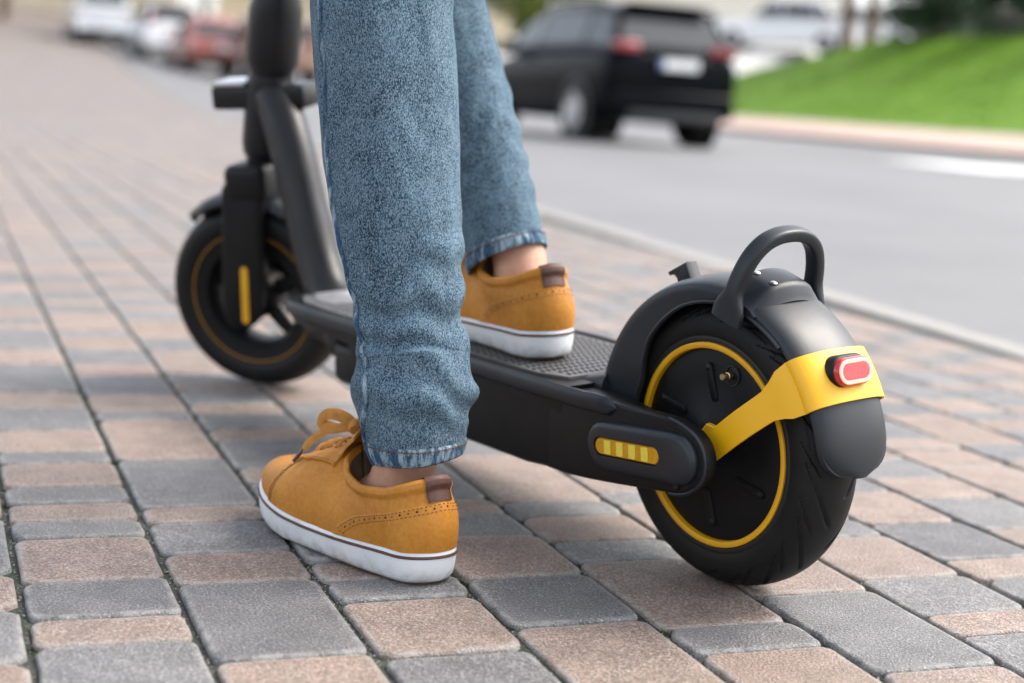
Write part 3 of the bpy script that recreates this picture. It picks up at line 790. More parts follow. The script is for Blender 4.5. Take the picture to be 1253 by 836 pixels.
# front wheel
fw_ = empty('front_wheel', tuple(FH)); fw_.parent = steer
tyre('tyre', fw_, (0, 0, 0), 160, 40, False)
o = MB().add(lathe([(.096, .0262), (.0895, .0272), (.0865, .0262), (.070, .0245), (.064, .018), (.062, 0), (.064, -.018), (.070, -.0245), (.0865, -.0262), (.0895, -.0272), (.096, -.0262)], 96)).build('rim', 'disc', fw_); weld(o)
for s in (1, -1):
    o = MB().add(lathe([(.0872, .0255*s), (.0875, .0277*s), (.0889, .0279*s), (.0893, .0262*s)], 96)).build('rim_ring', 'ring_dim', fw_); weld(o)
o = MB().add(lathe([(0, .028), (.026, .028), (.030, .022), (.030, -.022), (.026, -.028), (0, -.028)], 40)).build('drum_hub', 'disc', fw_)
for k in range(5):
    a = R(18+72*k); d = Vector((math.cos(a), 0, math.sin(a)))
    MB().add(tube([d*.024, d*.066], [.013, .009], 10, flat=.8, up=(0, 1, 0))).build('spoke', 'disc', fw_)
# front fender
rings = []
for i in range(41):
    a = R(50+100*i/40); e = 1 if i < 34 else 1-(i-34)/6*.0
    tip = math.sqrt(max(.05, 1-max(0, (40-i < 0)))) ; wd = .040*(.35+.65*smooth(0, 8, i))*(1)
    sec_o = []; sec_i = []
    for t in np.linspace(-1, 1, 15):
        y = wd*math.sin(t*math.pi/2); r = .1315+.013*math.cos(t*math.pi/2)**.8
        sec_o.append((r*math.cos(a), y, r*math.sin(a))); sec_i.append(((r-.0045)*math.cos(a), y*.92, (r-.0045)*math.sin(a)))
    rings.append([Vector(p)+FH for p in sec_o]+[Vector(p)+FH for p in sec_i[::-1]])
o = MB().add(loft(rings)).build('front_fender', 'fender', steer, True, R(40)); fixn(o)

# ------------------------------------------------------------------ the person
PL = Vector((-.05, 1.42, 0))
def pw(p): return Vector(p)
# body: one skin mesh, feet on ground and deck
def person_body():
    J = [((-.03, 1.50, .98), .125), ((-.02, 1.52, 1.18), .12), ((-.03, 1.54, 1.36), .13), ((-.04, 1.555, 1.47), .055), ((-.06, 1.58, 1.60), .085), ((-.06, 1.58, 1.70), .075)]
    E = [(0, 1), (1, 2), (2, 3), (3, 4), (4, 5)]
    def chain(start, pts):
        k = start
        for p, r in pts: J.append((p, r)); E.append((k, len(J)-1)); k = len(J)-1
    chain(0, [((-.09, 1.45, .88), .065), ((-.122, 1.40, .70), .055), ((-.131, 1.354, .49), .042), ((-.105, 1.333, .32), .038), ((-.088, 1.318, .19), .030), ((-.083, 1.310, .105), .0295), ((-.088, 1.312, .062), .031), ((-.125, 1.352, .040), .022), ((-.175, 1.40, .034), .017)])
    chain(0, [((-.005, 1.55, .88), .065), ((-.07, 1.595, .74), .052), ((-.112, 1.618, .57), .036), ((-.055, 1.595, .385), .032), ((-.012, 1.578, .285), .031), ((.004, 1.560, .245), .030), ((.006, 1.548, .215), .032), ((-.02, 1.59, .197), .022), ((-.05, 1.64, .190), .017)])
    chain(2, [((-.20, 1.44, 1.36), .05), ((-.36, 1.55, 1.18), .04), ((-.52, 1.66, 1.10), .03)])
    chain(2, [((.11, 1.68, 1.36), .05), ((.0, 1.86, 1.2), .04), ((-.18, 1.95, 1.11), .03)])
    me = bpy.data.meshes.new('person'); me.from_pydata([Vector(p)-PL for p, r in J], E, []); o = bpy.data.objects.new('person', me); COL.objects.link(o)
    o.location = PL; me.materials.append(MAT['skin'])
    md = o.modifiers.new('skin', 'SKIN'); 
    for i, (p, r) in enumerate(J): me.skin_vertices[0].data[i].radius = (r, r)
    me.skin_vertices[0].data[0].use_root = True
    sb = o.modifiers.new('sub', 'SUBSURF'); sb.levels = 2; sb.render_levels = 2; md.use_smooth_shade = True
    return o
person = person_body(); person['world_kids'] = True
tag(person, 'person in blue jeans and tan shoes with one foot on the scooter deck', 'person')
# head and torso details stay above the picture; the shirt closes the figure
def ellipse_ring(c, ax1, ax2, n, fn=None):
    out = []
    for j in range(n):
        a = 2*math.pi*j/n; q = fn(a) if fn else 1
        out.append(c+ax1*math.cos(a)*q+ax2*math.sin(a)*q)
    return out
SH = [(.96, .165, .115), (1.06, .15, .11), (1.18, .155, .115), (1.30, .18, .12), (1.40, .185, .11), (1.455, .12, .08), (1.48, .07, .065)]
hd = Vector((math.cos(HEAD), math.sin(HEAD), 0)); lf = Vector((-hd.y, hd.x, 0))
MB().add(loft([ellipse_ring(Vector((-.03, 1.50+.05*(z-.96), z)), lf*a, hd*b, 40) for z, a, b in SH])).build('shirt', 'shirt', person)
for pts in ([(-.16, 1.46, 1.38), (-.20, 1.44, 1.36), (-.30, 1.50, 1.25)], [(.06, 1.64, 1.38), (.11, 1.68, 1.36), (.06, 1.78, 1.27)]):
    MB().add(tube(pts, [.075, .068, .062], 20)).build('sleeve', 'shirt', person)
hair = MB().add(loft([ellipse_ring(Vector((-.055, 1.57, z)), lf*a, hd*b, 28) for z, a, b in ((1.58, .085, .09), (1.64, .095, .105), (1.71, .09, .1), (1.765, .06, .065), (1.785, .02, .02))])).build('hair', 'cartrim', person)

# trousers
def nz(x, y, z): return noise.noise(Vector((x, y, z)))
def leg_mesh(sts, seed, n=140, m=260, fold_lo=0, fold_hi=1, wr=1.0):
    """sts: (centre, half width, half depth) from hem upwards"""
    C = catmull([s_[0] for s_ in sts], m); Wd = catmull([(s_[1], s_[2], 0) for s_ in sts], m)
    rings = []; z0 = C[0].z; frames = []
    for i in range(m):
        t = (C[min(i+1, m-1)]-C[max(i-1, 0)]).normalized()
        a1 = Vector((1, 0, 0)); a1 = (a1-t*a1.dot(t)).normalized(); a2 = t.cross(a1)     # a2 ~ away (+y)
        ring = []; h = (C[i].z-z0)
        for j in range(n):
            a = 2*math.pi*j/n; ca, sa = math.cos(a), math.sin(a)
            # stacked folds above the ankle, long soft folds higher up
            e1 = smooth(.018, .05, h)*(1-smooth(.13, .22, h)); e2 = smooth(.10, .25, h)
            ph = nz(ca*1.1+seed, sa*1.1, h*9)*2.4
            f1 = math.sin(h*185+2.6*math.sin(a+seed)+ph*2.0)
            f1 = math.copysign(abs(f1)**.8, f1)*(.4+.6*(1-max(0, -ca)**2))
            f2 = nz(ca*1.6+seed*3, sa*1.6, h*14)
            f3 = nz(ca*2.2+seed*5, sa*2.2, h*4.5)
            f4 = 1-abs(nz(ca*1.3+seed*2+h*6, sa*1.3, h*11+seed))*2
            d = wr*(.0030*f1*e1*(.30+.70*max(0, f2+.5))+.0040*f2*e1+.0042*f3*e2+.0011*f4*e2+.0010*nz(ca*5+seed, sa*5, h*32))
            ring.append(C[i]+a1*(Wd[i].x*ca+d*ca)+a2*(Wd[i].y*sa+d*sa))
        rings.append(ring); frames.append((C[i], a1, a2))
    return rings, frames
LEG_L = [((-.0735, 1.311, .092), .0400, .046), ((-.0770, 1.311, .104), .0435, .048), ((-.0800, 1.311, .124), .0468, .050), ((-.0828, 1.312, .152), .0530, .0535), ((-.0842, 1.314, .170), .0515, .053),
 ((-.0870, 1.318, .187), .0478, .051), ((-.0910, 1.320, .212), .0468, .051), ((-.0953, 1.322, .243), .0482, .053), ((-.1012, 1.327, .277), .0520, .0565), ((-.1077, 1.331, .312), .0552, .0595), ((-.1125, 1.336, .346), .0572, .061), ((-.1173, 1.341, .381), .0588, .062),
 ((-.1245, 1.346, .432), .0598, .0635), ((-.1312, 1.352, .484), .0606, .066), ((-.132, 1.375, .60), .072, .076), ((-.118, 1.41, .74), .084, .088), ((-.085, 1.455, .86), .095, .10), ((-.06, 1.48, .95), .10, .105)]
LEG_R = [((-.0105, 1.566, .2485), .0402, .044), ((-.0135, 1.569, .259), .0400, .045), ((-.0195, 1.574, .280), .0400, .046), ((-.0265, 1.580, .302), .0412, .047), ((-.0400, 1.588, .341), .0428, .049), ((-.0540, 1.594, .382), .0430, .050),
 ((-.0680, 1.600, .422), .0432, .052), ((-.0970, 1.611, .502), .0450, .057), ((-.115, 1.62, .57), .055, .063), ((-.10, 1.61, .68), .072, .078), ((-.05, 1.58, .80), .09, .094), ((-.01, 1.55, .90), .10, .105), ((-.005, 1.54, .95), .10, .105)]
jeans = empty('jeans'); jeans.parent = person; jeans.location = -PL
def hang_hem(rings, frames, k_hem, tilt, hem_up, seedp, sag=0):
    """lift the lower rings so that the hem hangs tilted; k_hem rings form the hem"""
    pass
def build_leg(sts, seed, hem_h, tiltfn, wr=1.0):
    rings, frames = leg_mesh(sts, seed, wr=wr); n = len(rings[0]); z0 = rings[0][0].z
    for i, rg in enumerate(rings):
        h = frames[i][0].z-frames[0][0].z; e = 1-smooth(0, .09, h)
        for j in range(n): rg[j].z += tiltfn(2*math.pi*j/n)*e
    k = max(2, next(i for i in range(len(rings)) if frames[i][0].z-frames[0][0].z > hem_h))
    leg = MB().add(loft(rings[k-1:], False, False)).build('leg', 'denim', jeans, True, None)
    # hem: folded band, a little proud of the leg, puckered
    hr = []; K = 12
    for q in range(K+1):
        t = q/K; i0 = t*(k+.5); i = int(i0); u = i0-i; rg = []
        for j in range(n):
            a = 2*math.pi*j/n; p = rings[i][j].lerp(rings[min(i+1, len(rings)-1)][j], u); out = (p-frames[i][0]); out.z = 0; out.normalize()
            puck = .0006*math.sin(a*31+seed+1.5*math.sin(a*7))+.0006*nz(a*6, seed, t*1.5)
            off = .0016*math.sin(math.pi*min(1, t*1.05))**.4+puck*(1-abs(2*t-1)**3)
            rg.append(p+out*(off if 0 < q < K else (-.0006 if q == K else .0002)))
        hr.append(rg)
    inner = []
    for q in (1, 4, 9):
        rg = []
        for j in range(n):
            p = rings[int(q/10*k)][j]; out = (p-frames[0][0]); out.z = 0; out.normalize(); rg.append(p-out*.0022)
        inner.append(rg)
    hem = MB().add(loft(inner[::-1]+hr, False, False)).build('hem', 'denim_hem', leg, True, None)
    # stitching along the hem
    st = hr[K-2]; mb = MB(); n_ = 76
    for j in range(n_):
        a, b = j/n_*n, (j+.72)/n_*n
        pa = st[int(a) % n].lerp(st[(int(a)+1) % n], a % 1); pb = st[int(b) % n].lerp(st[(int(b)+1) % n], b % 1)
        o1 = (pa-frames[0][0]); o1.z = 0; o1.normalize(); mb.add(tube([pa+o1*.0001, (pa+pb)/2+o1*.0007, pb+o1*.0001], .00055, 5))
    tag(mb.build('stitching', 'stitch', leg), kind='stuff')
    return leg, rings, frames
def tilt_l(a): return -.0035*math.sin(a)-.0015*math.cos(a)+.006*max(0, -math.cos(a-.4))**2
def tilt_r(a): return .0055*math.cos(a)-.003*math.sin(a)-.0035
leg_l, RL, FL = build_leg(LEG_L, 1.3, .017, tilt_l)
leg_r, RR_, FR = build_leg(LEG_R, 4.7, .016, tilt_r, .6)
MB().add(loft([ellipse_ring(Vector((-.03, 1.51, z)), lf*a, hd*b, 48) for z, a, b in ((.80, .12, .10), (.86, .17, .125), (.93, .178, .13), (1.0, .165, .122), (1.03, .163, .12))])).build('waist', 'denim', jeans)
# side seam: a felled ridge running up the outside of the left leg
def seam(rings, frames, angs, hs, name, parent, rad=.0014):
    pts = []; sh = []; n = len(rings[0]); z0 = frames[0][0].z
    for i in range(3, 215):
        h = frames[i][0].z-z0; a = interp(h, hs, angs) % (2*math.pi); q = a/(2*math.pi)*n
        p = rings[i][int(q) % n].lerp(rings[i][(int(q)+1) % n], q % 1); out = (p-frames[i][0]).normalized()
        pts.append(p+out*.0002)
        sh.append(p+out*.0004+Vector((.0032, 0, 0)))
    o = MB().add(tube(pts, .0026, 10)).build(name, 'denim_hem', parent)
    MB().add(tube(sh, .0010, 6)).build('seam_thread', 'denim_seam', parent); return o

# ------------------------------------------------------------------ shoes (heel back at the origin, toe towards +x, lateral side +y)
OUT = [(0, 0), (.004, .017), (.017, .0295), (.045, .0355), (.08, .0405), (.12, .0440), (.16, .0470), (.19, .0475), (.222, .0425), (.25, .0300), (.266, .0140), (.2715, -.004), (.267, -.020), (.25, -.0335), (.222, -.0410), (.19, -.0415), (.155, -.0365), (.11, -.0305), (.07, -.0300), (.04, -.0310), (.017, -.0270), (.004, -.0160)]
def make_shoe(label, flip, loc, rot):
    N = 360; sg = -1 if flip else 1
    ol = catmull([(x, y, 0) for x, y in OUT], N*4, True)
    # even spacing by arc length, index 0 at the heel
    acc = [0]
    for i in range(len(ol)): acc.append(acc[-1]+(ol[(i+1) % len(ol)]-ol[i]).length)
    tot = acc[-1]; px = [p.x for p in ol]+[ol[0].x]; py = [p.y for p in ol]+[ol[0].y]
    O = [Vector((interp(tot*i/N, acc, px), interp(tot*i/N, acc, py), 0)) for i in range(N)]
    NRM = []
    for i in range(N):
        t = O[(i+1) % N]-O[i-1]; NRM.append(Vector((-t.y, t.x, 0)).normalized())
    if NRM[0].x > 0: NRM = [-q for q in NRM]
    itoe = max(range(N), key=lambda i: O[i].x)
    TT = [(i/itoe if i <= itoe else (N-i)/(N-itoe)) for i in range(N)]      # 0 heel .. 1 toe
    SGN = [1 if i <= itoe else -1 for i in range(N)]
    def spring(x): return .010*smooth(.175, .275, x)**1.3+.0015*smooth(.03, 0, x)
    shoe = empty('shoe', loc, rot); shoe.parent = person; shoe.location = Vector(loc)-PL; shoe.scale = (.965, .985, 1)
    if label: shoe['label'] = label
    def fl(v): return [(p[0], p[1]*sg, p[2]) for p in v]
    def put(name, vf, mat, par=None, auto=R(40)):
        o = MB().add((fl(vf[0]), vf[1])).build(name, mat, par or shoe, True, auto); fixn(o); return o
    ZS = .0285
    def solez(x): return ZS-.0035*smooth(.03, .12, x)*(1-smooth(.14, .22, x))+.0015*smooth(.22, .27, x)
    rings = []
    for z, ins in ((0, .0075), (.0008, .0045), (.004, .0022), (.010, .0008), (.018, .0), (.86, .0), (.95, .0008), (1.0, .0028), (1.0, .008)):
        rg = []
        for i in range(N):
            p = O[i]-NRM[i]*ins; zz = z if z < .05 else solez(O[i].x)*z
            wob = .0004*nz(p.x*60, p.y*60, z*20)
            rg.append(Vector((p.x, p.y, zz+spring(O[i].x)))+NRM[i]*wob)
        rings.append(rg)
    sole = put('sole', loft(rings), 'white_rubber')
    st = [Vector((O[i].x, O[i].y, solez(O[i].x)*.80+spring(O[i].x)))+NRM[i]*.00015 for i in range(N)]
    put('sole_stripe', tube(st, .00135, 8, True), 'brown_line', sole)
    put('outsole', loft([[Vector((O[i].x, O[i].y, spring(O[i].x)+z))-NRM[i]*ins for i in range(N)] for z, ins in ((.0002, .0085), (-.0016, .0080), (-.0016, .0110), (-.0016, .03))], False, True), 'lining', sole)
    # upper
    TC = .475
    def top(i):
        t, s = TT[i], SGN[i]
        if t < TC:
            ph = math.pi*(t/TC)**.88; x = .0715-.0580*math.cos(ph); y = s*.0315*math.sin(ph)**.85-.0
            z = interp(ph, [0, .5, 1.1, 1.7, 2.3, 2.8, math.pi], [.0895, .0840, .0735, .0690, .0745, .0860, .0930]); return Vector((x, y+.001, z))
        q = (t-TC)/(1-TC); x = .1295+.105*q**.95; z = interp(x, [.1295, .15, .175, .20, .22, .236], [.0930, .0850, .0745, .0655, .0605, .0570])
        return Vector((x, .003*q, z))
    TOP = [top(i) for i in range(N)]
    for _ in range(6): TOP = [(TOP[i-1]+TOP[i]*2+TOP[(i+1) % N])/4 for i in range(N)]
    base = [Vector((O[i].x, O[i].y, solez(O[i].x)+spring(O[i].x)-.001))-NRM[i]*.0022 for i in range(N)]
    NV = 56
    def surf(i, v, off=0):
        i = i % N; t = TT[i]; P0 = base[i]; P3 = TOP[i]; s = SGN[i]; k = smooth(TC-.16, TC+.10, t)
        heel = 1-smooth(.0, .22, t)
        dz = P3.z-P0.z; hz = Vector((P0.x-P3.x, P0.y-P3.y, 0))
        P1 = P0+Vector((0, 0, dz*(.55+.10*k)))+NRM[i]*(.0035*heel+.0025*(1-k)+.0045*k)
        P2c = P3+NRM[i]*.0045+Vector((0, 0, -dz*.30)); P2s = P3+hz*.52+Vector((0, 0, .0015+.004*smooth(.8, 1, t)))
        P2 = P2c.lerp(P2s, k); u = 1-v
        p = P0*u**3+P1*3*u*u*v+P2*3*u*v*v+P3*v**3
        d = P0*(-3*u*u)+P1*(3*u*u-6*u*v)+P2*(6*u*v-3*v*v)+P3*(3*v*v)
        j = (i+1) % N; n = (base[j]-base[i-1]).lerp(TOP[j]-TOP[i-1], v*.6).cross(d)
        if n.length < 1e-9: n = NRM[i].copy()
        n.normalize()
        if n.dot(NRM[i]+Vector((0, 0, .6*v))) < 0: n = -n
        return p+n*off, n
    def counter_v(t):      # upper border of the heel panel
        return .62*(1-(t/.40)**2.3)-.02 if t < .40 else -1
    def quarter_t(v): return .735-.05*v
    def relief(i, v):
        t = TT[i]; o_ = 0
        o_ += .0011*(1-smooth(-.006, .006, t-quarter_t(v)))                    # quarter lies over the vamp
        o_ += .0010*(1-smooth(-.010, .010, v-counter_v(t)))                    # heel panel lies over the quarter
        o_ += .0032*smooth(.80, .93, v)*(1-smooth(TC-.10, TC, t))              # padded collar
        p = base[i]; cre = smooth(.45, .62, t)*(1-smooth(.66, .80, t))*smooth(.1, .5, v)
        o_ += .0011*cre*.45*math.sin(t*95+2.5*v*SGN[i])+.0008*nz(p.x*38, p.y*38, v*2.2)
        return o_
    rings = []
    for q in range(NV+1):
        v = q/NV; rings.append([surf(i, v, relief(i, v))[0] for i in range(N)])
    # collar rolls inwards and becomes the lining
    upper = put('upper', loft(rings, False, False), 'leather', None, R(70))
    ci = [i for i in range(N) if TT[i] <= TC+.015]
    left = [i for i in ci if SGN[i] > 0]; right = [i for i in ci if SGN[i] < 0]
    order = right[::1]+left       # from throat along medial to heel, then lateral back to throat
    order = sorted(right, key=lambda i: i)+sorted(left)
    roll = []
    for k_, (dn, inn) in enumerate(((0, 0), (.0020, .0020), (.0016, .0050), (-.004, .0068), (-.016, .0085), (-.026, .011), (-.034, .0125))):
        rg = []
        for i in order:
            pt, n = surf(i, 1, relief(i, 1)); c = Vector((.0715, .001, pt.z)); inw = (c-pt); inw.z = 0
            if inw.length > 1e-6: inw.normalize()
            rg.append(pt+inw*inn+Vector((0, 0, dn)))
        roll.append(rg)
    put('collar', loft(roll[:4], False, False, False), 'leather', upper, R(80))
    put('lining', loft(roll[3:], False, False, False), 'lining', upper, R(80))
    put('insole', loft([[Vector((.02+.11*(a/9), y*.019, .046)) for y in (-1, 1)] for a in range(10)], False, False, False), 'lining', sole)
    # tongue
    tg = []
    for q in np.linspace(0, 1, 22):
        x = .198-.092*q; z = interp(x, [.10, .118, .1295, .15, .175, .20], [.125, .1115, .0985, .0885, .0775, .0680]); w_ = .014+.009*q
        tg.append([Vector((x+.006*(1-abs(y))*(q > .7)*(q-.7), y*w_+.001, z-.006*abs(y)**2*(1+1.2*q))) for y in np.linspace(-1, 1, 11)]+[Vector((x, y*w_+.001, z-.0035-.006*abs(y)**2*(1+1.2*q))) for y in np.linspace(1, -1, 11)])
    put('tongue', loft(tg), 'leather', upper)
    # eyestays: facing strips beside the throat
    for s in (1, -1):
        idx = sorted([i for i in range(N) if SGN[i] == s and TC-.01 < TT[i] < .735], key=lambda i: TT[i])
        g0 = []; g1 = []
        for i in idx:
            q = (TT[i]-TC)/(.735-TC); lo = .56+.10*q; hi = .965-.03*q
            g0.append([surf(i, v, relief(i, v)+.0022)[0]+Vector((0, 0, .0008)) for v in np.linspace(lo, hi, 9)]); g1.append([surf(i, v, relief(i, v)-.0006)[0] for v in np.linspace(lo, hi, 9)][::-1])
        rg = [a+b for a, b in zip(g0, g1)]
        ey = put('eyestay', loft(rg), 'leather', upper, R(50))
        mb = MB()
        for v_ in (.59, .93):
            for a_ in range(0, len(idx)-3, 3):
                i0, i1 = idx[a_], idx[a_+2]; q = (TT[i0]-TC)/(.735-TC); vv = v_+(.10 if v_ < .8 else -.03)*q
                mb.add(tube([surf(i0, vv, relief(i0, vv)+.0027)[0], surf(i1, vv, relief(i1, vv)+.0027)[0]], .0004, 5))
        o = mb; o.v = fl(o.v); tag(o.build('stitching', 'stitch', ey), kind='stuff')
        mb = MB()
        for k_ in range(5):
            i = idx[int((k_+.5)/5*len(idx)*.96)]; c, n = surf(i, .84, relief(i, .84)+.0024); a1 = n.orthogonal().normalized(); a2 = n.cross(a1)
            mb.add(loft([[c+n*h+(a1*math.cos(x)+a2*math.sin(x))*r_e for x in np.linspace(0, 2*math.pi, 13)[:-1]] for r_e, h in ((.0024, -.001), (.0024, .0008), (.0012, .0006))], False, True))
        mb.v = fl(mb.v); tag(mb.build('eyelets', 'perf', ey), kind='stuff')
    # laces crossing the throat
    li = sorted([i for i in range(N) if SGN[i] == 1 and TC-.01 < TT[i] < .735], key=lambda i: TT[i]); ri = sorted([i for i in range(N) if SGN[i] == -1 and TC-.01 < TT[i] < .735], key=lambda i: TT[i])
    for k_ in range(5):
        a_ = li[int((k_+.5)/5*len(li)*.96)]; b_ = ri[int((k_+.5)/5*len(ri)*.96)]
        pa, na = surf(a_, .84, relief(a_, .84)+.003); pb, nb = surf(b_, .84, relief(b_, .84)+.003); mid = (pa+pb)/2+Vector((0, 0, .0075))
        put('lace', tube(catmull([pa-na*.003, pa+na*.001, pa.lerp(mid, .55)+Vector((0, 0, .0022)), mid, pb.lerp(mid, .55)+Vector((0, 0, .0022)), pb+nb*.001, pb-nb*.003], 22), .0029, 10, False, .45, (0, 0, 1)), 'lace', upper)
    # bow: knot, two loops, two tails
    K = Vector((.1315, .001, .1075))
    def ribbon(pts, wd, name, par, twist=0):
        pth = catmull(pts, 40); rg = []
        for i in range(40):
            t = (pth[min(i+1, 39)]-pth[max(i-1, 0)]).normalized(); a = Vector((-.45, .75, .55)); a = (a-t*a.dot(t)).normalized(); b = t.cross(a)
            w2 = wd*(.55+.45*smooth(0, 8, min(i, 39-i)))
            rg.append([pth[i]+b*w2*c_+a*h_ for c_, h_ in ((-1, 0), (-.5, .0009), (0, .0011), (.5, .0009), (1, 0), (.5, -.0005), (0, -.0003), (-.5, -.0005))])
        return put(name, loft(rg), 'lace', par)
    knot = put('bow', tube(catmull([K+Vector((-.003, -.006, 0)), K+Vector((.003, -.002, .004)), K+Vector((.004, .003, .003)), K+Vector((-.002, .006, 0))], 14), .0050, 10), 'lace', upper)
    ribbon([K, K+Vector((.008, .006, .007)), K+Vector((.018, .013, .011)), K+Vector((.028, .018, .009)), K+Vector((.030, .019, .001)), K+Vector((.021, .014, -.002)), K+Vector((.006, .006, 0))], .0056, 'bow_loop', knot)
    ribbon([K, K+Vector((.006, -.016, .008)), K+Vector((.012, -.032, .006)), K+Vector((.016, -.042, -.006)), K+Vector((.010, -.036, -.012)), K+Vector((.002, -.014, -.004)), K], .0058, 'bow_loop', knot)
    tail = [K, K+Vector((.012, .010, .000)), K+Vector((.026, .018, -.005)), K+Vector((.040, .025, -.017)), K+Vector((.047, .029, -.027))]
    ribbon(tail, .0042, 'lace_tail', knot); put('aglet', tube([tail[-1]-Vector((.001, .001, -.002)), tail[-1]+Vector((.006, .005, -.010))], .0018, 8), 'aglet', knot)
    tail = [K, K+Vector((.012, -.012, .002)), K+Vector((.028, -.028, -.012)), K+Vector((.038, -.040, -.034))]
    ribbon(tail, .0042, 'lace_tail', knot)
    # heel tab folded over the collar
    hi_ = list(range(N-6, N))+list(range(0, 7)); gg = []
    for v in np.linspace(.64, 1.0, 18): gg.append([surf(i, v, relief(i % N, v)+.0016)[0] for i in hi_])
    for dn, inn in ((.0030, .0016), (.0028, .0052), (-.006, .0084)):
        gg.append([surf(i, 1, relief(i % N, 1))[0]+Vector((inn, 0, dn)) for i in hi_])
    back = [[surf(i, .64, relief(i % N, .64)-.001)[0] for i in hi_]]
    tab = put('heel_tab', loft(back+gg, False, False, False), 'tab', upper, R(60)); tab['label'] = 'dark brown leather tab on the heel'
    mb = MB()
    for jj in (1, len(hi_)-2):
        for a_ in range(0, 17, 2):
            mb.add(tube([surf(hi_[jj], .65+.02*a_, relief(hi_[jj], .65+.02*a_)+.0024)[0], surf(hi_[jj], .65+.02*(a_+1.2), relief(hi_[jj], .65+.02*(a_+1.2))+.0024)[0]], .0004, 5))
    # stitch rows and perforations round the heel panel, seam of the quarter
    per = MB()
    k1 = sum(1 for i in range(N) if SGN[i] > 0 and TT[i] < .375); k2 = sum(1 for i in range(N) if SGN[i] < 0 and TT[i] < .375)
    idx = [i % N for i in range(-k2, k1)]
    for dv in (-.012, -.115):
        last = None
        for a_, i in enumerate(idx):
            v = counter_v(TT[i])+dv
            if v < .02: last = None; continue
            c = surf(i, v, relief(i, v)+.0001)[0]
            if last is not None and a_ % 2 == 0: mb.add(tube([last, last.lerp(c, .95)], .00038, 5))
            last = c
    acc_ = 0; lastp = None; kk = 0
    for i in idx:
        v = counter_v(TT[i])-.062
        if v < .03: continue
        c, n = surf(i, v, relief(i, v)+.0002)
        if lastp is not None: acc_ += (c-lastp).length
        lastp = c
        if acc_ > .0062:
            acc_ = 0; kk += 1; a1 = n.orthogonal().normalized(); a2 = n.cross(a1); r_p = .00105 if kk % 2 else .0007
            per.add(([c+(a1*math.cos(x)+a2*math.sin(x))*r_p for x in np.linspace(0, 2*math.pi, 11)[:-1]], [tuple(range(10))]))
    for s in (1, -1):
        for off_t in (.012, .024):
            last = None
            for v in np.linspace(.03, .70, 34):
                tq = quarter_t(v)-off_t; i = min((i for i in range(N) if SGN[i] == s), key=lambda i: abs(TT[i]-tq)); c = surf(i, v, relief(i, v)+.0003)[0]
                if last is not None: mb.add(tube([last, last.lerp(c, .7)], .0004, 5))
                last = c
    mb.v = fl(mb.v); tag(mb.build('stitching', 'stitch', upper), kind='stuff'); per.v = fl(per.v); tag(per.build('perforations', 'perf', upper, False, None), kind='stuff')
    return shoe
make_shoe('tan lace-up shoe planted on the pavers', False, (-.0455, 1.2500, .0016), (0, 0, R(131.5)))
sm = Matrix.Translation((.20696, 1.32882, 0)) @ Matrix.Rotation(HEAD, 4, 'Z') @ Matrix.Rotation(-LEAN, 4, 'X')
pR = sm @ Vector((.2165, .030, .1638))
make_shoe('tan lace-up shoe standing on the scooter deck', True, tuple(pR), (-LEAN*.9, .0, R(122)))
def add_seams():
    o = seam(RL, FL, [R(200), R(216), R(229), R(222), R(208), R(206), R(211), R(216), R(218)], [.02, .04, .062, .10, .16, .22, .28, .34, .42], 'seam', leg_l)
add_seams()

# ------------------------------------------------------------------ far side of the road
def gz(x, y): return -.04+rise(x, y)
FK = 14.6      # far kerb, metres beyond the near kerb
sheet('far_sidewalk', [-40, -20, 0, 6, 12, 18, 24, 30, 36, 42, 46], [FK, FK+.2, FK+3.6, FK+4.2], lambda x, y: (.06 if side(x, y) < FK+1 else .35) , 'pinkwalk')
kerb2 = sheet('far_kerb', [-40, 0, 60], [FK-.18, FK+.001], lambda x, y: .065, 'concrete')
# painted bars on the asphalt
mb = MB()
def paint(t, o0, L, W):
    x0, y0 = on_kerb(t, o0); x1, y1 = on_kerb(t+W, o0); x2, y2 = on_kerb(t+W, o0+L); x3, y3 = on_kerb(t, o0+L)
    o = mk('road_marking', [(x, y, -.034) for x, y in ((x0, y0), (x1, y1), (x2, y2), (x3, y3))], [(0, 1, 2, 3)], 'white', None, False); fixn(o)
    if o.data.polygons[0].normal.z < 0: o.data.flip_normals()
    tag(o, kind='structure')
for k in range(3): paint(12.8, 8.35+k*1.3, 1.0, 2.4)
# lawn bank
def lawn_z(x, y): c = side(x, y)-(FK+4.0); return .37+.33*max(0, c)+.012*max(0, c)**2 if c < 7 else .37+.33*7+.012*49+.02*(c-7)
v = []; f = []; nu, nv_ = 60, 34
for i in range(nu+1):
    for j in range(nv_+1):
        o_ = FK+4.0+24*(j/nv_)**1.4; tmax = interp(o_-FK-4, [0, 4, 7, 24], [45, 51, 46, 44]); t = -30+(tmax+30)*i/nu; x, y = on_kerb(t, o_); v.append((x, y, lawn_z(x, y)+.03*nz(x*.7, y*.7, 0)))
for i in range(nu):
    for j in range(nv_): f.append((i*(nv_+1)+j, i*(nv_+1)+j+1, (i+1)*(nv_+1)+j+1, (i+1)*(nv_+1)+j))
lawn = mk('lawn', v, f, 'turf'); fixn(lawn)
if lawn.data.polygons[0].normal.z < 0: lawn.data.flip_normals()
tag(lawn, kind='structure')
rg_ = random.Random(3); V = []; F_ = []
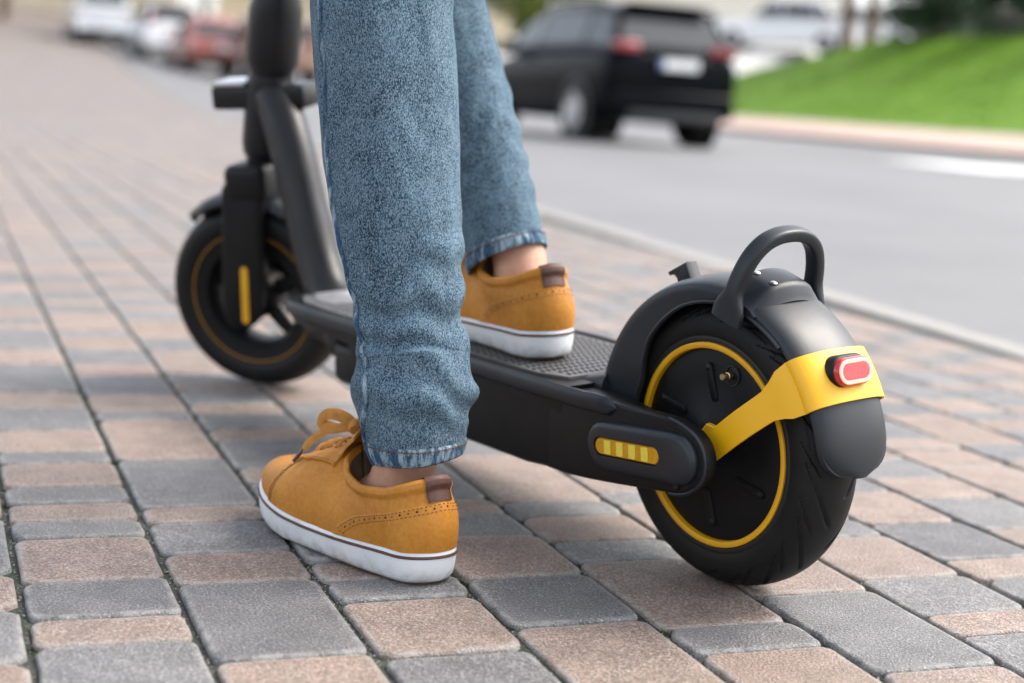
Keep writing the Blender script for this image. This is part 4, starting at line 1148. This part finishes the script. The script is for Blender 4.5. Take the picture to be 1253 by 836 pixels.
while len(F_) < 26000:
    o_ = FK+4.05+7.5*rg_.random()**.9; tmax = interp(o_-FK-4, [0, 4, 7, 24], [45, 51, 46, 44]); t = rg_.uniform(2, tmax); x, y = on_kerb(t, o_); z = lawn_z(x, y)-.01
    a = rg_.uniform(0, 6.28); wv = rg_.uniform(.012, .03); h = rg_.uniform(.05, .12); k = len(V)
    V += [(x-wv*math.cos(a), y-wv*math.sin(a), z), (x+wv*math.cos(a), y+wv*math.sin(a), z), (x+rg_.uniform(-.03, .03), y+rg_.uniform(-.03, .03), z+h)]; F_.append((k, k+1, k+2))
tag(mk('grass', V, F_, 'grass', None, False), 'short bright green grass blades covering the bank', 'grass', None, 'stuff')
# raised lot behind the bank
lotp = [(-3, 58, 1.3), (7.5, 58.3, 1.8), (11.9, 55.5, 3.15), (30, 50, 3.4), (30, 95, 3.6), (13.4, 66, 3.42), (10.1, 62, 2.97), (0, 62, 2.6), (-4, 95, 3.2)]
o = mk('parking_lot', lotp, [(0, 1, 6, 7), (1, 2, 5, 6), (2, 3, 4, 5), (7, 6, 5, 8), (5, 4, 8)], 'lot', None, False); fixn(o)
if o.data.polygons[0].normal.z < 0: o.data.flip_normals()
tag(o, kind='structure')

# ------------------------------------------------------------------ cars
def make_car(name, label, group, loc, heading, paint_, L=4.4, W=1.82, H=1.48, style='sedan', rz=0, pitch=0):
    car = empty(name, loc, (0, pitch, heading)); tag(car, label, 'car', group)
    hL, hW = L/2, W/2; suv = style == 'suv'; van = style == 'van'
    belt = H*(.60 if not van else .55) if not suv else H*.66; gc = .19 if not suv else .24
    # x forward; stations of the lower body: (x, z top, half width, z bottom)
    if suv: ST = [(-hL, belt-.12, hW*.86, .52), (-hL+.05, belt-.04, hW*.93, .42), (-hL+.35, belt, hW*.99, gc+.04), (-.2, belt-.02, hW, gc), (hL-1.25, belt-.06, hW*.99, gc), (hL-.5, belt-.16, hW*.96, gc+.02), (hL-.12, belt-.30, hW*.86, .36), (hL, belt-.42, hW*.74, .42)]
    elif van: ST = [(-hL, belt-.05, hW*.95, .4), (-hL+.05, belt, hW*.98, .3), (0, belt, hW, gc), (hL-.7, belt-.03, hW*.98, gc), (hL-.15, belt-.2, hW*.9, .3), (hL, belt-.35, hW*.8, .36)]
    else: ST = [(-hL, belt-.10, hW*.82, .46), (-hL+.06, belt-.02, hW*.90, .36), (-hL+.5, belt, hW*.98, gc+.03), (-.2, belt-.02, hW, gc), (hL-1.2, belt-.08, hW*.99, gc), (hL-.45, belt-.17, hW*.95, gc+.02), (hL-.1, belt-.32, hW*.82, .34), (hL, belt-.42, hW*.68, .40)]
    cx = catmull([(a, b, c) for a, b, c, d in ST], 28); zb = [interp(p.x, [q[0] for q in ST], [q[3] for q in ST]) for p in cx]
    rings = []
    for p, z0 in zip(cx, zb):
        x, zt, hw = p; h = zt-z0
        half = [(0, zt+.02), (hw*.55, zt+.012), (hw*.84, zt-.01), (hw*.95, zt-.05), (hw*.985, zt-.13*h-.03), (hw, zt-.40*h), (hw*.985, z0+.30*h), (hw*.97, z0+.12*h), (hw*.90, z0+.02), (hw*.6, z0), (0, z0)]
        rings.append([(x, y, z) for y, z in half]+[(x, -y, z) for y, z in half[-2:0:-1]])
    b = MB().add(loft(rings)).build('body', paint_, car, True, R(50)); fixn(b)
    # cabin
    if suv: CB = [(-hL+.10, belt-.03, -hL+.42, H-.06), (-hL+.9, belt, -hL+.95, H), (.1, belt, .1, H-.01), (.95, belt-.05, .45, H-.08), (1.25, belt-.06, .55, H-.12)]
    elif van: CB = [(-hL+.02, belt-.02, -hL+.10, H-.03), (-hL+.6, belt, -hL+.6, H), (.6, belt, .6, H-.01), (hL-1.0, belt, .95, H-.06), (hL-.65, belt-.04, 1.1, H-.12)]
    else: CB = [(-hL+.55, belt-.03, -hL+1.15, H-.10), (-hL+1.2, belt, -hL+1.45, H-.02), (-.1, belt, -.1, H), (.75, belt-.03, .35, H-.06), (1.15, belt-.07, .5, H-.10)]
    wb, wr = hW*.93, hW*.70
    def cab(k, s, q, out=0):      # q 0 belt .. 1 roof
        x0, z0, x1, z1 = CB[k]; return Vector((x0+(x1-x0)*q, s*(wb+(wr-wb)*q+out), z0+(z1-z0)*q))
    rings = []
    for k in range(len(CB)):
        l = [cab(k, 1, q) for q in (0, .3, .6, .88)]; top = [Vector((CB[k][2], wr*.9, CB[k][3]+.012)), Vector((CB[k][2], wr*.5, CB[k][3]+.035)), Vector((CB[k][2], 0, CB[k][3]+.042))]
        h_ = l+top; rings.append(h_+[Vector((p.x, -p.y, p.z)) for p in h_[-2::-1]])
    cbn = MB().add(loft(rings, True, True, False)).build('cabin', paint_, car, True, R(50)); fixn(cbn)
    # side windows
    for s in (1, -1):
        for k0 in range(0, len(CB)-1):
            if van and k0 == 0: continue
            P = [cab(k0, s, .10, .012), cab(k0+1, s, .10, .012), cab(k0+1, s, .84, .012), cab(k0, s, .84, .012)]
            c = sum(P, Vector())/4; P = [c+(p-c)*.93 for p in P]; Q = [p-Vector((0, s*.03, 0)) for p in P]
            o = MB().add(loft([Q, P])).build('side_window', 'glass', cbn, False, None); fixn(o)
    def end_window(k, q0, q1, name, sgn):
        P = [cab(k, 1, q0), cab(k, -1, q0), cab(k, -1, q1), cab(k, 1, q1)]; c = sum(P, Vector())/4; P = [c+Vector(((p-c).x, (p-c).y*.88, (p-c).z)) for p in P]
        o = MB().add(loft([[p-Vector((sgn*.04, 0, 0)) for p in P], [p+Vector((sgn*.014, 0, .008)) for p in P]])).build(name, 'glass', cbn, False, None); fixn(o)
    end_window(0, .16, .90, 'rear_window', -1); end_window(len(CB)-1, .10, .92, 'windscreen', 1)
    # wheels
    wr_ = .36 if suv else .32
    for sx in (-1, 1):
        for s in (1, -1):
            xw = (-hL+.88) if sx < 0 else (hL-.92); wl = empty('wheel', (xw, s*(hW-.12), wr_)); wl.parent = car
            MB().add(lathe([(wr_+.075, .115), (wr_+.075, .122), (0, .122)], 28, (0, 0, 0)) if s > 0 else lathe([(wr_+.075, -.115), (wr_+.075, -.122), (0, -.122)], 28)).build('wheel_arch', 'cartrim', wl, False, None)
            MB().add(lathe([(wr_*.64, .132), (wr_*.7, .150), (wr_*.93, .146), (wr_, .11), (wr_, -.11), (wr_*.93, -.146), (wr_*.7, -.150), (wr_*.64, -.132), (wr_*.64, .132)], 32)).build('tyre', 'tyre', wl)
            MB().add(lathe([(wr_*.66, .148*s), (wr_*.62, .140*s), (wr_*.58, .120*s), (.07, .132*s), (0, .135*s)], 32)).build('rim', 'alloy' if paint_ != 'carred' else 'cartrim', wl)
            for k in range(5):
                a = 2*math.pi*k/5+.3; MB().add(box(wr_*.60, .03, .07, (wr_*.34*math.cos(a), .140*s, wr_*.34*math.sin(a)), .006, 1, Matrix.Rotation(-a, 3, 'Y'))).build('spoke', 'alloy', wl)
    # lamps, bumpers, plate, mirrors
    for s in (1, -1):
        zl = H*.69 if suv else belt-.16
        o = MB().add(box(.16, .33 if suv else .28, .12, (-hL+.085, s*(hW*.72), zl), .03, 2, Matrix.Rotation(s*.22, 3, 'Z'))).build('tail_light', 'taillens', car)
        o = MB().add(box(.22, .34, .13, (hL-.20, s*(hW*.66), belt-.32), .03, 2, Matrix.Rotation(-s*.38, 3, 'Z'))).build('headlight', 'lamp', car)
        o = MB().add(box(.12, .2, .13, (.75, s*(hW+.06), belt+.06), .03, 2)).build('mirror', paint_, car)
    MB().add(box(.16, W*.90, .30, (-hL+.03, 0, .50), .06, 3)).build('rear_bumper', paint_, car)
    MB().add(box(.10, W*.70, .12, (-hL-.01, 0, .36), .03, 2)).build('lower_bumper', 'cartrim', car)
    pl = MB().add(box(.02, .52, .12, (-hL-.06, 0, .97 if suv else .66), .004, 1)).build('licence_plate', 'plate', car)
    MB().add(box(.006, .05, .11, (-hL-.072, .23, .97 if suv else .66), .001, 1)).build('plate_band', 'plateblue', pl)
    if suv:
        for s in (1, -1): MB().add(tube(catmull([(-1.3, s*wr*.92, H+.02), (-1.2, s*wr*.92, H+.06), (.2, s*wr*.92, H+.06), (.35, s*wr*.92, H+.0)], 20), .018, 8)).build('roof_rail', 'alloy', car)
        MB().add(box(.26, W*.62, .03, (-hL+.36, 0, H-.015), .01, 1)).build('roof_spoiler', paint_, car)
    return car
make_car('suv', 'black suv with red tail lights on the asphalt road beside the lawn', None, (.87, 20.75, -.04), R(113), 'carblack', 4.45, 1.80, 1.68, 'suv')
make_car('parked_car', 'white saloon standing behind the black suv', 'white cars beyond the lawn bank', (9.9, 62.6, 3.0), R(158), 'carwhite', 5.5, 2.08, 1.98, 'sedan')
make_car('parked_car', 'white saloon at the top of the lawn bank by the tree trunks', 'white cars beyond the lawn bank', (13.5, 66, 3.44), R(166), 'carwhite', 5.0, 1.95, 1.75, 'sedan')
# cars parked on the far left along the kerb
for nm, lab, x, y, hd_, pt, st_, L, H_ in (('parked_van', 'white van parked by the cream building', -14.4, 52, 110, 'carwhite', 'van', 5.0, 1.95), ('parked_car', 'white hatchback parked beside the white van', -11.0, 47, 112, 'carwhite', 'suv', 4.3, 1.6),
    ('parked_car', 'dark red car parked between the white hatchback and the brown car', -8.6, 42, 112, 'carred', 'sedan', 4.3, 1.45), ('parked_car', 'brown car parked nearest the scooter stem, beside the dark red car', -6.7, 40, 112, 'carbrown', 'suv', 4.3, 1.5)):
    c = make_car(nm, lab, 'cars parked along the street', (x, y, gz(x, y)), R(hd_), pt, L, 1.82, H_, st_)
# ------------------------------------------------------------------ trees, hedge, houses
def leaf_cloud(n, cfn, size, rnd, cl=60):
    V = []; F = []
    cs = [cfn() for _ in range(cl)]
    for k in range(n):
        c = cs[rnd.randrange(cl)]; p = Vector(c[0])+Vector((rnd.gauss(0, c[1]), rnd.gauss(0, c[1]), rnd.gauss(0, c[1]*.8)))
        a = Vector((rnd.gauss(0, 1), rnd.gauss(0, 1), rnd.gauss(0, 1))).normalized(); b = a.orthogonal().normalized(); s_ = size*rnd.uniform(.6, 1.4); i = len(V)
        V += [p-a*s_, p+b*s_*.5, p+a*s_, p-b*s_*.5]; F.append((i, i+1, i+2, i+3))
    return V, F
def conifer(name, label, group, loc, h, r, seed, mat='hedge'):
    rnd = random.Random(seed); t = empty(name, loc); tag(t, label, 'shrub', group)
    def cf():
        q = rnd.random()**.8; rr_ = r*(1-.55*q)*math.sqrt(rnd.random()); a = rnd.uniform(0, 6.28); return ((rr_*math.cos(a), rr_*math.sin(a), .15+h*q), .22)
    v, f = leaf_cloud(16000, cf, .10, rnd, 420); mk('crown', v, f, mat, t, False)
    MB().add(tube([(0, 0, -.2), (0, 0, h*.5), (0, 0, h*.9)], [.09, .06, .02], 8)).build('trunk', 'bark', t)
    return t
for k, (x, y, h, lab) in enumerate(((13.3, 52.2, 4.2, 'dark green clipped shrub at the top of the lawn beside the tree trunks'), (15.0, 48.0, 4.6, 'dark green clipped shrub in the middle of the hedge on the lawn'), (16.7, 43.6, 4.4, 'dark green clipped shrub at the far end of the hedge on the lawn'))):
    conifer('hedge_shrub', lab, 'hedge shrubs on the lawn', (x, y, lawn_z(x, y)-.1), h, 1.9, 40+k)
def tree(name, label, group, loc, h, cr_, seed, mat='leafy', trunk_r=.2):
    rnd = random.Random(seed); t = empty(name, loc); tag(t, label, 'tree', group); th = h*.45
    tr_ = MB().add(tube(catmull([(0, 0, -.3), (.05, 0, th*.4), (-.06, .05, th*.8), (0, 0, h*.8)], 12), [trunk_r*(1-.06*i) for i in range(12)], 12)).build('trunk', 'bark', t)
    for k in range(6):
        a = rnd.uniform(0, 6.28); z0 = th*rnd.uniform(.8, 1.3); MB().add(tube([(0, 0, z0), (cr_*.35*math.cos(a), cr_*.35*math.sin(a), z0+.8), (cr_*.7*math.cos(a), cr_*.7*math.sin(a), z0+1.3)], [trunk_r*.45, trunk_r*.3, .03], 8)).build('limb', 'bark', t)
    def cf():
        d = Vector((rnd.gauss(0, 1), rnd.gauss(0, 1), rnd.gauss(0, 1))).normalized()*rnd.random()**.35; return ((d.x*cr_, d.y*cr_, h*.68+d.z*h*.30), .30)
    v, f = leaf_cloud(6000, cf, .13, rnd, 130); mk('crown', v, f, mat, t, False); return t
for k, (x, y, lab) in enumerate(((11.2, 56.6, 'brown tree trunk beside the white saloon'), (12.1, 57.0, 'brown tree trunk next to the clipped hedge'))):
    tree('roadside_tree', lab, 'trees by the hedge', (x, y, 3.1), 7.5, 2.2, 60+k, 'hedge', .28)
for k, (x, y, h, lab) in enumerate(((-19.5, 58, 7, 'yellow-green tree behind the white van'), (-12.5, 60, 6.5, 'yellow-green tree behind the white hatchback'), (-6.2, 62, 6.5, 'yellow-green tree behind the dark red car'), (.6, 66, 7.5, 'green tree behind the black suv'))):
    tree('street_tree', lab, 'trees along the street', (x, y, gz(x, y)), h, 2.4, 80+k)
def house(label, x, y, w_, d, h, wallm, head, nwin, floors, z0):
    t = empty('house', (x, y, z0), (0, 0, head)); tag(t, label, 'building')
    MB().add(box(w_, d, h+1, (0, 0, h/2-.5), .02, 1)).build('wall', wallm, t)
    ov = .5; rf = MB().add(loft([[(-w_/2-ov, -d/2-ov, h), (w_/2+ov, -d/2-ov, h), (w_/2+ov, d/2+ov, h), (-w_/2-ov, d/2+ov, h)], [(-w_/2, -.2, h+d*.3), (w_/2, -.2, h+d*.3), (w_/2, .2, h+d*.3), (-w_/2, .2, h+d*.3)]])).build('roof', 'roof', t, False, None)
    for fl_ in range(floors):
        for k in range(nwin):
            wx = -w_/2+w_*(k+.5)/nwin; wz = 1.6+fl_*2.9; 
            fr = MB().add(box(1.35, .10, 1.55, (wx, -d/2-.02, wz), .01, 1)).build('window', 'frame', t)
            MB().add(box(1.15, .04, 1.35, (wx, -d/2-.065, wz), .005, 1)).build('pane', 'glass', fr); MB().add(box(1.5, .2, .06, (wx, -d/2-.08, wz-.82), .01, 1)).build('sill', 'frame', fr)
    return t
house('cream rendered house behind the parked white van', -25, 74, 16, 9, 6.2, 'wall', R(12), 5, 2, gz(-25, 70)-.2)
house('pale yellow house behind the dark red car', -8.5, 80, 14, 9, 6.2, 'wall', R(6), 5, 2, gz(-8.5, 76)-.2)
house('pale stone house behind the black suv', 8, 88, 17, 9, 6.5, 'wall2', R(-4), 6, 2, 3.2)
house('pale grey house behind the clipped hedge', 30, 84, 18, 9, 6.5, 'wall2', R(-14), 6, 2, 3)
